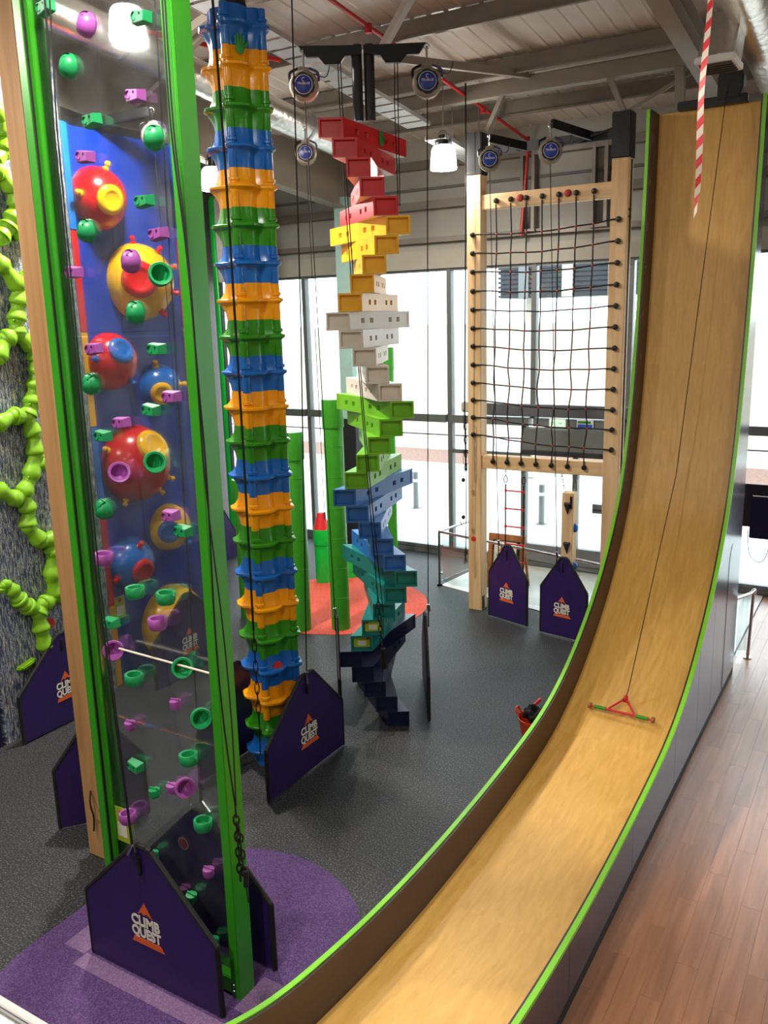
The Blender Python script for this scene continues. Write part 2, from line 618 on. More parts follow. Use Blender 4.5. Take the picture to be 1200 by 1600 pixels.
# side and back walls of the hall
struct(MB().box(-14.2, -14, -6, WY, 0, 10.6).build('wall_left', 'wall_dark'))
struct(MB().box(7, 7.2, -6, WY, 0, 10.6).build('wall_right', 'wall_grey'))
struct(MB().box(-14.2, 7.2, -6.2, -6, 0, 10.8).build('wall_back', 'wall_grey'))

# upper part of the glazed wall: cladding above the windows
w = struct(MB().box(-14.2, 7.2, WY, WY + 0.2, 5.95, 8.45).build('wall_window', 'wall_grey'))
for z0, z1, d, m in ((5.92, 6.28, 0.1, 'lintel'), (6.42, 6.52, 0.16, 'purlin'), (7.05, 7.2, 0.2, 'purlin'), (7.42, 7.47, 0.05, 'wall_dark'), (7.8, 7.95, 0.2, 'purlin')):
    w['_o'] = (0, 0, 0)
    MB().box(-14, 7, WY - d, WY, z0, z1).build('cladding_rail', m, w)
struct(MB().box(-14.2, 7.2, WY - 0.02, WY + 0.25, -0.1, 0.11).build('trim_sill', 'frame'))

# window bays
MX = [-13.35, -11.53, -9.72, -7.96, -6.16, -4.33, -2.5, -0.67, 1.16, 2.99, 4.82, 6.65]
for k in range(len(MX) - 1):
    a, b = MX[k], MX[k + 1]
    win = structure('window_%d' % (k + 1))
    lo = 3.0 if -6.2 < a < -6.1 else 0.1
    MB().box(a - 0.05, a + 0.05, WY - 0.04, WY + 0.12, lo, 5.95).build('mullion', 'frame', win, bevel=0.006, segs=1)
    MB().box(a + 0.05, b - 0.05, WY - 0.14, WY + 0.12, 2.86, 3.02).build('transom', 'frame', win, bevel=0.006, segs=1)
    MB().box(a + 0.05, b - 0.05, WY - 0.02, WY + 0.1, 5.87, 5.95).build('head_frame', 'frame', win)
    MB().box(a + 0.05, b - 0.05, WY + 0.035, WY + 0.045, 3.02, 5.87).build('pane', 'pane', win)
    cuts = [a + 0.05, b - 0.05]
    if -8 < a < -7.9:
        cuts = [a + 0.05, -6.34, b]
    if -6.2 < a < -6.1:
        cuts = [a, -5.28, b - 0.05]
    for i, (c0, c1) in enumerate(zip(cuts[:-1], cuts[1:])):
        if i:
            MB().box(c0 - 0.05, c0 + 0.05, WY - 0.04, WY + 0.12, 0.1, 2.86).build('mullion', 'frame', win, bevel=0.006, segs=1)
            c0 += 0.05
        if i + 2 < len(cuts):
            c1 -= 0.05
        kick = 0.46 if -6.4 < c0 < -4.6 else 0.18
        MB().box(c0, c1, WY - 0.02, WY + 0.1, 0.1, kick).build('bottom_rail', 'frame', win)
        MB().box(c0, c1, WY + 0.035, WY + 0.045, kick, 2.86).build('pane', 'pane', win)
    if k == 3:
        MB().box(a + 0.05, b - 0.05, WY - 0.01, WY + 0.1, 2.22, 2.3).build('rail_bar', 'frame', win)

# building columns behind the towers
col = thing('building_column', 'mint steel column behind the box tower, dark mesh wrap below', 'column', (-10.13, 15.45, 0))
MB().box(-10.3, -9.98, 15.3, 15.62, 2.9, 7.4).build('shaft', 'mint', col, bevel=0.01)
MB().box(-10.32, -9.94, 15.28, 15.64, 0, 2.9).build('lower_wrap', 'hold_dark', col, bevel=0.01)
col = thing('building_column', 'grey steel column rising behind the slide top', 'column', (-2.65, 15.45, 0))
MB().box(-2.75, -2.55, 15.3, 15.6, 0, 8.0).build('shaft', 'beam', col, bevel=0.01)

# ---------------------------------------------------------------- ceiling
ceil = structure('ceiling')
ceil['_o'] = (0, 0, 0)
pan = MB()
for y0, y1 in ((WY + 0.3, -6.2),):
    prof = [(0.0, 0.0)]
    for k in range(4):
        x = 0.06 + k * 0.25
        prof += [(x, 0), (x + 0.02, -0.012), (x + 0.06, -0.012), (x + 0.08, 0)]
    prof += [(0.997, 0.0)]
    n = len(prof)
    vs = [(x, y0, roof_z(y0) + z) for x, z in prof] + [(x, y1, roof_z(y1) + z) for x, z in prof] + \
         [(0, y0, roof_z(y0) + 0.1), (0.997, y0, roof_z(y0) + 0.1), (0, y1, roof_z(y1) + 0.1), (0.997, y1, roof_z(y1) + 0.1)]
    fs = [(i, i + 1, n + i + 1, n + i) for i in range(n - 1)] + [(2 * n, 2 * n + 1, 2 * n + 3, 2 * n + 2)]
    pan.add(vs, fs)
pan_me = pan.mesh('roof_panel', 'roof', angle=20)
for i in range(22):
    o = link('roof_panel', pan_me, ceil)
    o.location = (-14.6 + i, 0, 0)

ORD = ['first', 'second', 'third', 'fourth', 'fifth', 'sixth', 'seventh', 'eighth', 'ninth', 'tenth']
for k in range(6):
    y = 14.4 - 1.75 * k
    z = roof_z(y) - 0.035
    mb = MB().prism_yz([(y - 0.035, z), (y + 0.06, z), (y + 0.06, z - 0.02), (y - 0.012, z - 0.02), (y - 0.012, z - 0.21), (y - 0.09, z - 0.21), (y - 0.09, z - 0.24), (y - 0.035, z - 0.24)], -14, 7)
    single(mb, 'roof_purlin', 'purlin', 'long zinc roof purlin, %s one out from the glazed wall' % ORD[k], 'purlin', 'roof purlins', bevel=0.004, segs=1)

tb_ = thing('tie_beam', 'grey box beam spanning under the purlins above the net frame', 'beam', (-6.4, 13, 8.2))
MB().box(-9.95, -2.8, 12.9, 13.1, 8.2, 8.42).build('box_section', 'beam', tb_, bevel=0.01)
MB().box(-5.45, -2.8, 12.86, 13.1, 8.423, 8.52).build('bright_strip', 'white', tb_, bevel=0.006)  # added white strip, painting in the bright band over the beam

def rafter(x, depth, label, wdt=0.22, y1=-6.0):
    r = thing('roof_rafter', label, 'rafter', (x, 15.4, roof_z(15.4) - 0.26 - depth), 0)
    mb = MB()
    for a, b in ((0.26, 0.29), (0.26 + depth - 0.03, 0.26 + depth)):
        mb2 = MB()
        mb2.add([(x - wdt / 2, 15.6, roof_z(15.6) - a), (x + wdt / 2, 15.6, roof_z(15.6) - a), (x + wdt / 2, y1, roof_z(y1) - a), (x - wdt / 2, y1, roof_z(y1) - a),
                 (x - wdt / 2, 15.6, roof_z(15.6) - b), (x + wdt / 2, 15.6, roof_z(15.6) - b), (x + wdt / 2, y1, roof_z(y1) - b), (x - wdt / 2, y1, roof_z(y1) - b)],
                [(0, 1, 2, 3), (7, 6, 5, 4), (0, 4, 5, 1), (1, 5, 6, 2), (2, 6, 7, 3), (3, 7, 4, 0)])
        mb2.build('flange', 'beam', r)
    a, b = 0.29, 0.26 + depth - 0.03
    mb.add([(x - 0.01, 15.6, roof_z(15.6) - a), (x + 0.01, 15.6, roof_z(15.6) - a), (x + 0.01, y1, roof_z(y1) - a), (x - 0.01, y1, roof_z(y1) - a),
            (x - 0.01, 15.6, roof_z(15.6) - b), (x + 0.01, 15.6, roof_z(15.6) - b), (x + 0.01, y1, roof_z(y1) - b), (x - 0.01, y1, roof_z(y1) - b)],
           [(0, 1, 2, 3), (7, 6, 5, 4), (0, 4, 5, 1), (1, 5, 6, 2), (2, 6, 7, 3), (3, 7, 4, 0)])
    mb.build('web', 'beam', r)
rafter(-2.65, 0.4, 'grey steel rafter running back over the slide')
rafter(-10.15, 0.95, 'deep grey rafter sloping down behind the box tower to the mint column', 0.26)

# thin braces up in the roof
def brace(a, b, w, h, label, mat='beam'):
    single(MB().bar(a, b, w, h), 'roof_brace', mat, label, 'brace', 'roof braces')
brace((-6.1, 10.25, 8.28), (-4.3, 8.6, 8.75), 0.07, 0.12, 'light grey brace slanting up to the right from the box tower head')
brace((-6.0, 10.5, 8.25), (-5.15, 12.9, 8.42), 0.07, 0.1, 'light grey brace from the box tower head to the box beam')
brace((-5.55, 12.95, 8.25), (-5.85, 13.0, 7.75), 0.07, 0.07, 'short grey strut from box beam down to left net post')
brace((-4.0, 13.0, 8.28), (-3.75, 13.0, 7.75), 0.07, 0.07, 'short grey strut from box beam down to right net post')
brace((-3.0, 13.0, 8.3), (-2.95, 12.95, 7.3), 0.12, 0.12, 'grey hanger dropping from box beam to the slide head')
brace((-3.7, 12.95, 7.72), (-2.7, 13.2, 8.25), 0.05, 0.05, 'thin grey stay rising right from the right net post cap')
brace((-9.2, 9.0, 8.3), (-7.4, 8.9, 8.75), 0.08, 0.1, 'beige brace crossing behind the clear climbing panel near the lamp')
brace((-10.15, 9.3, 7.7), (-8.0, 9.2, 8.65), 0.08, 0.1, 'beige brace sloping up above the blue ball wall')

# foil ducts, trays, pipes
d = thing('foil_duct', 'silver foil wrapped round duct above the shell tower', 'duct', (-8.6, 9, 8.0))
pts = [(-8.6, y, roof_z(y) - 0.72) for y in (14.6, 13, 11, 9, 7, 5, 2)]
MB().tube(pts, 0.22, 20).build('pipe', 'foil', d)
for y in (13.9, 12.0, 10.1, 8.2):
    MB().tube([(-8.6, y, roof_z(y) - 0.72), (-8.6, y + 0.06, roof_z(y + 0.06) - 0.72)], 0.232, 20).build('band', 'zinc', d)
d = thing('foil_duct', 'silver foil duct with square outlet box above the slide', 'duct', (-1.75, 9, 7.9))
MB().tube([(-1.75, y, roof_z(y) - 0.75) for y in (14.6, 12, 10, 8, 5, 2)], 0.25, 20).build('pipe', 'foil', d)
z0 = roof_z(10.7) - 1.35
MB().add([(-2.22, 10.35, z0 + 0.1), (-1.85, 10.35, z0 + 0.1), (-1.85, 10.85, z0 + 0.1), (-2.22, 10.85, z0 + 0.1), (-2.15, 10.45, z0 + 0.55), (-1.8, 10.45, z0 + 0.55), (-1.8, 10.8, z0 + 0.55), (-2.15, 10.8, z0 + 0.55)],
         [(0, 1, 5, 4), (1, 2, 6, 5), (2, 3, 7, 6), (3, 0, 4, 7), (4, 5, 6, 7), (3, 2, 1, 0)]).build('outlet_box', 'foil', d, bevel=0.02)
ob = MB().box(-2.24, -1.83, 10.33, 10.87, z0 + 0.04, z0 + 0.11).build('grille', 'white', d, bevel=0.01)
for q in range(5):
    MB().box(-2.2, -1.87, 10.39 + q * 0.09, 10.43 + q * 0.09, z0 + 0.02, z0 + 0.05).build('slat', 'hold_dark', ob)

def tray(x, ya, yb, drop, w, label):
    t = thing('cable_tray', label, 'cable tray', (x, (ya + yb) / 2, roof_z((ya + yb) / 2) - drop))
    mb = MB()
    za, zb = roof_z(ya) - drop, roof_z(yb) - drop
    n = 24
    for i in range(n):     # perforated base as cross strips
        y0 = ya + (yb - ya) * i / n
        y1 = ya + (yb - ya) * (i + 0.82) / n
        mb.add([(x - w / 2, y0, roof_z(y0) - drop), (x + w / 2, y0, roof_z(y0) - drop), (x + w / 2, y1, roof_z(y1) - drop), (x - w / 2, y1, roof_z(y1) - drop)], [(0, 1, 2, 3)])
    mb.build('base', 'tray', t)
    for s in (-1, 1):
        MB().bar((x + s * w / 2, ya, za + 0.025), (x + s * w / 2, yb, zb + 0.025), 0.008, 0.06).build('side_rail', 'tray', t)
    for yy in (ya * 0.8 + yb * 0.2, ya * 0.3 + yb * 0.7):
        MB().cyl((x, yy, roof_z(yy) - drop), (x, yy, roof_z(yy) - 0.03), 0.006, n=6).build('hanger', 'zinc', t)
tray(-7.15, 13.2, 6.0, 0.6, 0.42, 'perforated steel cable tray running past the shell tower top')
tray(-6.55, 14.6, 12.6, 1.0, 0.35, 'short galvanised tray above the lit bell lamp')

p = thing('sprinkler_pipe', 'thin red sprinkler pipe under the roof', 'pipe', (-6.2, 12, 8.1))
MB().tube([(-6.2, y, roof_z(y) - 0.33) for y in (15.5, 12, 9, 5, 1)], 0.028, 10).build('pipe', 'red_pipe', p)
for y in (13.6, 11.9, 10.15, 8.4):
    MB().cyl((-6.2, y, roof_z(y) - 0.41), (-6.2, y, roof_z(y) - 0.3), 0.045, n=10).build('fitting', 'red_pipe', p)
p = thing('drop_pipe', 'thin red pipe dropping down the wall behind the net', 'pipe', (-6.3, 15.56, 6.4))
MB().tube([(-6.325, 15.56, 6.4), (-6.214, 15.56, 7.8), (-6.2, 15.56, 8.1)], 0.03, 10).build('pipe', 'red_pipe', p)
p = thing('sprinkler_pipe', 'red sprinkler pipe seen through the clear panel by the lamp', 'pipe', (-9.0, 8, 8.1))
MB().tube([(-9.5, 7.2, 8.75), (-8.6, 8.8, 8.6), (-7.8, 10.4, 8.5)], 0.03, 10).build('pipe', 'red_pipe', p)

# wall conduits behind the net
for (xa, lab) in ((-6.25, 'steel channel bracket on the wall behind the net, left one'), (-4.9, 'steel channel bracket on the wall behind the net, right one')):
    t = thing('wall_bracket', lab, 'bracket', (xa, 15.7, 6.5))
    for s in (-0.11, 0.11):
        MB().box(xa + s - 0.03, xa + s + 0.03, 15.64, 15.8, 6.5, 8.0).build('channel', 'purlin', t)
    MB().box(xa - 0.16, xa + 0.16, 15.62, 15.8, 6.46, 6.52).build('foot', 'purlin', t)

# ---------------------------------------------------------------- lamps
def lamp(loc, label, power, r=0.2, group='high bay lamps'):
    x, y, z = loc
    t = thing('bell_lamp', label, 'lamp', (x, y, z), 0, group)
    MB().lathe([(0.6 * r, 1.15 * r), (0.8 * r, 1.05 * r), (0.9 * r, 0.85 * r), (0.96 * r, 0.4 * r), (1.04 * r, -0.5 * r), (1.0 * r, -0.62 * r), (0.6 * r, -0.66 * r), (0, -0.67 * r)], 28).build('diffuser', 'lamp', t, world=False)
    MB().lathe([(0, 1.9 * r), (0.35 * r, 1.9 * r), (0.38 * r, 1.3 * r), (0.72 * r, 1.22 * r), (0.74 * r, 1.14 * r), (0, 1.14 * r)], 20).build('housing', 'black', t, world=False)
    MB().tube(curve_pts([(-0.7 * r, 0, 1.25 * r), (-0.55 * r, 0, 2.0 * r), (0, 0, 2.3 * r), (0.55 * r, 0, 2.0 * r), (0.7 * r, 0, 1.25 * r)], 5), 0.012, 8).build('bracket', 'zinc', t, world=False)
    MB().cyl((0, 0, 2.25 * r), (0, 0, roof_z(y) - z - 0.02), 0.008, n=6).build('hanger', 'zinc', t, world=False)
    ld = bpy.data.lights.new('lamp_light', 'AREA')
    ld.shape = 'DISK'
    ld.size = 2 * r
    ld.energy = power
    ld.color = (1.0, 0.93, 0.84)
    lo = bpy.data.objects.new('lamp_light', ld)
    C.objects.link(lo)
    lo.parent = t
    lo.location = (0, 0, -0.8 * r)
    return t
lamp((-7.899, 7.703, 8.253), 'lit bell lamp seen through the clear climbing panel', LP1)
lamp((-6.488, 12.760, 7.353), 'lit bell lamp hanging in front of the wall cladding left of the net frame', LP2)
lamp((-9.963, 11.334, 7.223), 'lit bell lamp half hidden behind the shell tower', LP2)
for k, (x, y, lab) in enumerate(((-3.6, 3.2, 'bell lamp over the front of the slide'), (1.2, 4.4, 'bell lamp over the timber floor'), (-8.0, 2.2, 'bell lamp over the striped wall'),
                                 (-2.4, -2.6, 'bell lamp over the balcony'), (2.6, 11.5, 'bell lamp over the far timber floor'))):
    lamp((x, y, 8.0), lab, LP3 * {'bell lamp over the front of the slide': 3.6, 'bell lamp over the striped wall': 5.2, 'bell lamp over the balcony': 6.0}.get(lab, 1.0))

# ---------------------------------------------------------------- outside
struct(MB().box(-40, 40, WY + 0.25, 70, -0.2, -0.06).build('ground_outside', 'pave'))
pv = single(MB().box(-38, 30, 25.9, 28.8, -0.06, 0.05), 'planting_bed', 'mulch', 'brown mulch bed across the pavement outside', 'planting bed')
single(MB().box(-38, 30, 25.7, 25.9, -0.06, 0.08), 'kerb', 'pave', 'pale kerb along the mulch bed outside', 'kerb')
for k, (px, py, lab) in enumerate(((-11.05, 19.87, 'grey bollard outside left of the net frame'), (-7.34, 19.52, 'grey bollard outside seen beneath the net'), (-14.9, 19.1, 'grey bollard outside by the green tubes'), (-3.5, 19.4, 'grey bollard outside by the slide back'))):
    b = thing('bollard', lab, 'bollard', (px, py, -0.06), 0, 'bollards outside')
    MB().lathe([(0, 1.0), (0.06, 1.0), (0.075, 0.98), (0.075, 0), (0, 0)], 14).build('post', 'frame', b, world=False)
    MB().lathe([(0.078, 0.72), (0.078, 0.8)], 14).build('band', 'white', b, world=False)
    MB().lathe([(0, 0.02), (0.14, 0.02), (0.14, 0), (0, 0)], 14).build('base', 'frame', b, world=False)
bd = thing('building', 'building across the street with dark louvred upper storey', 'building', (-10, 34, 0))
MB().box(-30, 12, 33, 40, 0, 4.6).build('wall', 'facade', bd)
sa, sb = (-10.385, 24.000, 6.432), (-5.650, 24.000, 5.460)
MB().box(sa[0], sb[0], 24, 26, sb[2] - 0.02, sa[2] + 0.35).build('upper_storey', 'brick_dark', bd)
for q in range(7):
    MB().box(sa[0] - 0.05, sb[0] + 0.05, 23.94, 24.0, sb[2] + q * 0.13, sb[2] + 0.07 + q * 0.13).build('louvre', 'hold_dark', bd)
for q in range(5):
    xx = sa[0] + 0.6 + q * 1.3
    MB().box(xx, xx + 0.3, 23.9, 24.0, sb[2] - 0.02, sa[2] + 0.35).build('pilaster', 'facade' if q % 2 else 'frame', bd)
for q in range(3):
    MB().box(sa[0] + 0.4 + q * 2.6, sa[0] + 0.7 + q * 2.6, 25.0, 25.3, 0, sb[2]).build('pillar', 'facade', bd)

# ================================================================ floor mats
def stadium(cx, cy, r, half, n=28):
    out = []
    for k in range(n + 1):
        a = pi * k / n
        out.append((cx + r * cos(a), cy + half + r * sin(a)))
    for k in range(n + 1):
        a = pi + pi * k / n
        out.append((cx + r * cos(a), cy - half + r * sin(a)))
    return out
mt = thing('rubber_mat', 'purple rubber mat with round ends under the clear climbing panel', 'mat', (-4.55, 4.1, 0))
MB().prism(stadium(-4.52, 4.1, 1.27, 0.36), 0, 0.006).build('sheet', 'purple_rubber', mt)
MB().box(-5.3, -3.75, 3.72, 3.86, 0.006, 0.008).build('worn_patch', 'purple_patch', mt)
MB().box(-3.86, -3.45, 4.0, 4.36, 0.006, 0.008).build('worn_patch', 'purple_patch', mt)
MB().box(-5.55, -5.31, 3.84, 4.2, 0.006, 0.008).build('worn_patch', 'purple_patch', mt)
single(MB().prism([(-8.38 + 1.62 * cos(2 * pi * k / 56), 12.12 + 1.56 * sin(2 * pi * k / 56)) for k in range(56)], 0, 0.006), 'rubber_mat', 'orange_rubber', 'orange round rubber mat under the green tubes', 'mat')

# ================================================================ the drop slide
E0 = [(1.8, 1.75), (2.5, 1.28), (3.1, 0.98), (3.65, 0.8), (4.4, 0.68), (5.0, 0.625), (5.6, 0.6), (6.3, 0.605), (7.2, 0.645), (8.15, 0.74), (8.85, 0.93), (9.55, 1.28), (10.25, 1.8), (10.83, 2.46),
      (11.15, 3.1), (11.36, 3.85), (11.5, 4.7), (11.6, 5.65), (11.67, 6.6), (11.69, 7.45)]
EP = [(q.x, q.y) for q in curve_pts([(a, b, 0) for a, b in E0], 5)]
def offset(pr, d):
    out = []
    for i, (y, z) in enumerate(pr):
        a = pr[max(i - 1, 0)]
        b = pr[min(i + 1, len(pr) - 1)]
        t = Vector((b[0] - a[0], b[1] - a[1])).normalized()
        out.append((y + t.y * d, z - t.x * d))
    return out
SP = offset(EP, 0.40)
SP[-1] = (SP[-1][0], 7.45)
ARC = [0.0]
for p_, q_ in zip(SP[:-1], SP[1:]):
    ARC.append(ARC[-1] + (Vector(q_) - Vector(p_)).length)
UP = offset(EP, 0.44)
UP[-1] = (UP[-1][0], 7.45)
XL, XR = -3.07, -1.70
sl = thing('drop_slide', 'tall curved plywood drop slide with lime edges and purple side', 'slide', (-2.4, 8, 0))

def strip(pa, pb, x0, x1, i0, i1):
    """A solid between two profiles (pa inner, pb outer) from x0 to x1."""
    mb = MB()
    n = i1 - i0 + 1
    vs = []
    for pr in (pa, pb):
        for x in (x0, x1):
            vs += [(x, pr[i][0], pr[i][1]) for i in range(i0, i1 + 1)]
    fs = []
    A, B, D, F = 0, n, 2 * n, 3 * n
    for i in range(n - 1):
        fs += [(A + i, A + i + 1, B + i + 1, B + i), (F + i, F + i + 1, D + i + 1, D + i), (D + i, D + i + 1, A + i + 1, A + i), (B + i, B + i + 1, F + i + 1, F + i)]
    fs += [(A, B, F, D), (A + n - 1, D + n - 1, F + n - 1, B + n - 1)]
    return mb.add(vs, fs)
NP = len(EP) - 1
cuts = [0, 30, 47, 62, 78, NP]
for a, b in zip(cuts[:-1], cuts[1:]):
    o = strip(SP, UP, XL + 0.05, XR - 0.05, a, b).build('slide_sheet', 'slide', sl, angle=50)
    uv = o.data.uv_layers.new(name='run')
    oo = sl['_o']
    for lp in o.data.loops:
        c = o.data.vertices[lp.vertex_index].co
        i = min(range(len(SP)), key=lambda i: (SP[i][0] - c.y - oo[1]) ** 2 + (SP[i][1] - c.z - oo[2]) ** 2)
        uv.data[lp.index].uv = (c.x, ARC[i])
EPi = offset(EP, 0.012)
lc = [0, 12, 26, 36, 50, 64, 80, NP]
for a, b in zip(lc[:-1], lc[1:]):
    g = 0 if b == NP else 0
    strip(EPi, UP, XL + 0.005, XL + 0.05, a, b).build('wall_panel', 'brown', sl, angle=50)
    strip(EPi, UP, XR - 0.05, XR - 0.005, a, b).build('wall_panel', 'brown', sl, angle=50)
    strip(EP, offset(EP, 0.03), XL - 0.012, XL + 0.03, a, b).build('edge_trim', 'lime', sl, angle=50)
    strip(EP, offset(EP, 0.03), XR - 0.03, XR + 0.012, a, b).build('edge_trim', 'lime', sl, angle=50)
# outer purple side panels, cut by upright joints
def side_panels(x0, x1):
    ys = [1.8, 3.4, 5.2, 6.9, 8.5, 9.6, 10.4, 11.1, 12.1]
    EO = offset(EP, 0.03)
    def top(y):
        for i in range(len(EO) - 1):
            if EO[i][0] <= y <= EO[i + 1][0]:
                f = (y - EO[i][0]) / max(EO[i + 1][0] - EO[i][0], 1e-6)
                return EO[i][1] * (1 - f) + EO[i + 1][1] * f
        return 7.45
    for a, b in zip(ys[:-1], ys[1:]):
        a, b = a + 0.002, b - 0.002
        poly = [(a, 0.105), (b, 0.105), (b, top(b))]
        mid = [q for q in EO if a < q[0] < b]
        if b > 12:
            poly = [(a, 0.105), (b, 0.105), (b, 7.45), (EO[-1][0], 7.45)]
            mid = [q for q in EO if a < q[0]][:-1]
        poly += [q for q in reversed(mid)] + [(a, top(a))]
        MB().prism_yz(poly, x0, x1).build('side_panel', 'purple_gloss', sl, bevel=0.0015, segs=1)
side_panels(XR - 0.005, XR + 0.005)
side_panels(XL - 0.005, XL + 0.005)
MB().box(XR - 0.02, XR + 0.004, 1.8, 12.08, 0, 0.1).build('plinth', 'gate_trim', sl)
MB().box(XL - 0.004, XL + 0.02, 1.8, 12.08, 0, 0.1).build('plinth', 'gate_trim', sl)
MB().box(XL, XR, 12.09, 12.12, 0, 7.45).build('back_panel', 'purple_wall', sl)
MB().prism_yz([(11.2, 0.12), (11.6, 0.12)] + [(11.4 + 0.2 * cos(pi * k / 12), 1.75 + 0.3 * sin(pi * k / 12)) for k in range(13)], XR + 0.005, XR + 0.009).build('access_door', 'purple_gloss', sl, bevel=0.0015, segs=1)
MB().box(-2.78, -1.95, 11.98, 12.15, 7.45, 7.55).build('head_bar', 'black', sl, bevel=0.01)
MB().prism_xz([(-2.3, 7.5), (-2.05, 7.5), (-2.0, 7.62), (-2.0, 7.78), (-2.08, 7.86), (-2.24, 7.86), (-2.3, 7.78)], 11.95, 12.15).build('winch', 'black', sl, bevel=0.015)
# height digits on the inner left wall
DIGITS = [q[1:] for q in ((-3.020, 10.850, 2.335), (-3.020, 11.172, 2.864), (-3.020, 11.383, 3.363), (-3.020, 11.531, 3.882), (-3.020, 11.611, 4.422), (-3.020, 11.643, 4.957), (-3.020, 11.669, 5.516), (-3.020, 11.697, 6.049), (-3.020, 11.737, 6.591), (-3.020, 11.792, 7.133))]
for n, (y, z) in enumerate(DIGITS):
    txt = str(n + 1)
    src = text_mesh(txt, 0.14, 0.0)
    mb = MB()
    xs = [v.co.x for v in src.vertices]
    mid = (max(xs) + min(xs)) / 2
    for v in src.vertices:
        mb.v.append((XL + 0.0505 + v.co.z, y + (v.co.x - mid), z + v.co.y - 0.05))
    mb.f = [tuple(q.vertices) for q in src.polygons]
    mb.build('height_digit', 'digit', sl, smooth=False)

# trapeze bar resting on the slide, rope up to the head
def surf(s):
    i = int(s)
    f = s - i
    return (SP[i][0] * (1 - f) + SP[min(i + 1, NP)][0] * f, SP[i][1] * (1 - f) + SP[min(i + 1, NP)][1] * f)
BY, BZ = 8.93, 0.535
tr = thing('trapeze_bar', 'red trapeze bar with green grips on the slide, hung on a thin cord', 'trapeze', (-2.4, BY, BZ))
d = Vector((0, 0.88, 0.47))
c0 = Vector((-2.39, BY, BZ + 0.07))
ax = Vector((0.998, -0.06, 0))
MB().cyl(c0 - ax * 0.36, c0 + ax * 0.36, 0.014, n=12).build('bar', 'rung', tr)
for s in (-1, 1):
    MB().cyl(c0 + ax * s * 0.17, c0 + ax * s * 0.31, 0.021, n=14).build('grip', 'green_post', tr)
    MB().cyl(c0 + ax * s * 0.345, c0 + ax * s * 0.375, 0.034, n=16).build('end_cap', 'oak', tr)
ap = c0 + d * 0.24
MB().tube(curve_pts([c0 - ax * 0.16, c0 - ax * 0.06 + d * 0.13, ap - d * 0.05, c0 + ax * 0.06 + d * 0.13, c0 + ax * 0.16], 6), 0.013, 10).build('yoke', 'rung', tr)
MB().tube([ap - d * 0.07, ap], [0.035, 0.02], 12).build('hub', 'rung', tr)
MB().tube([ap, ap + d * 0.09, Vector((-2.38, 11.1, 2.95)), Vector((-2.18, 11.92, 7.6))], 0.005, 6).build('cord', 'rope', tr)

# barrier tape twisted and hanging near the camera
tp = thing('barrier_tape', 'red and white striped barrier tape hanging twisted before the slide', 'tape', (-0.733, 3.481, 5.327))
pa, pb = Vector((-0.759, 3.713, 6.261)), Vector((-0.728, 3.487, 5.341))
mbr, mbw = MB(), MB()
NS = 26
for i in range(NS):
    q = mbr if i % 2 == 0 else mbw
    for s in range(2):
        vs = []
        for f in (i + s * 0.5, i + s * 0.5 + 0.5):
            t = f / NS
            c = pa.lerp(pb, t) + Vector((0.004 * sin(9 * t), 0.004 * cos(7 * t), 0))
            for k in (-1, 1):
                a = 0.5 * sin(t * 9) + 0.2
                skew = 0.012 * k
                wd = 0.0115 * (1 if t < 0.93 else 0.5)
                vs.append(c + Vector((cos(a), sin(a) * 0.6, 0)) * wd * k + Vector((0, 0, skew)))
        vs2 = [v + Vector((0, 0.002, 0)) for v in vs]
        q.add(vs + vs2, [(0, 1, 3, 2), (4, 6, 7, 5), (0, 4, 5, 1), (2, 3, 7, 6), (0, 2, 6, 4), (1, 5, 7, 3)])
MB().tube([pa, (pa.x, pa.y, roof_z(pa.y) - 0.25)], 0.006, 6).build('tie_cord', 'tape_r', tp)
mbr.build('red_stripes', 'tape_r', tp)
mbw.build('white_stripes', 'tape_w', tp)

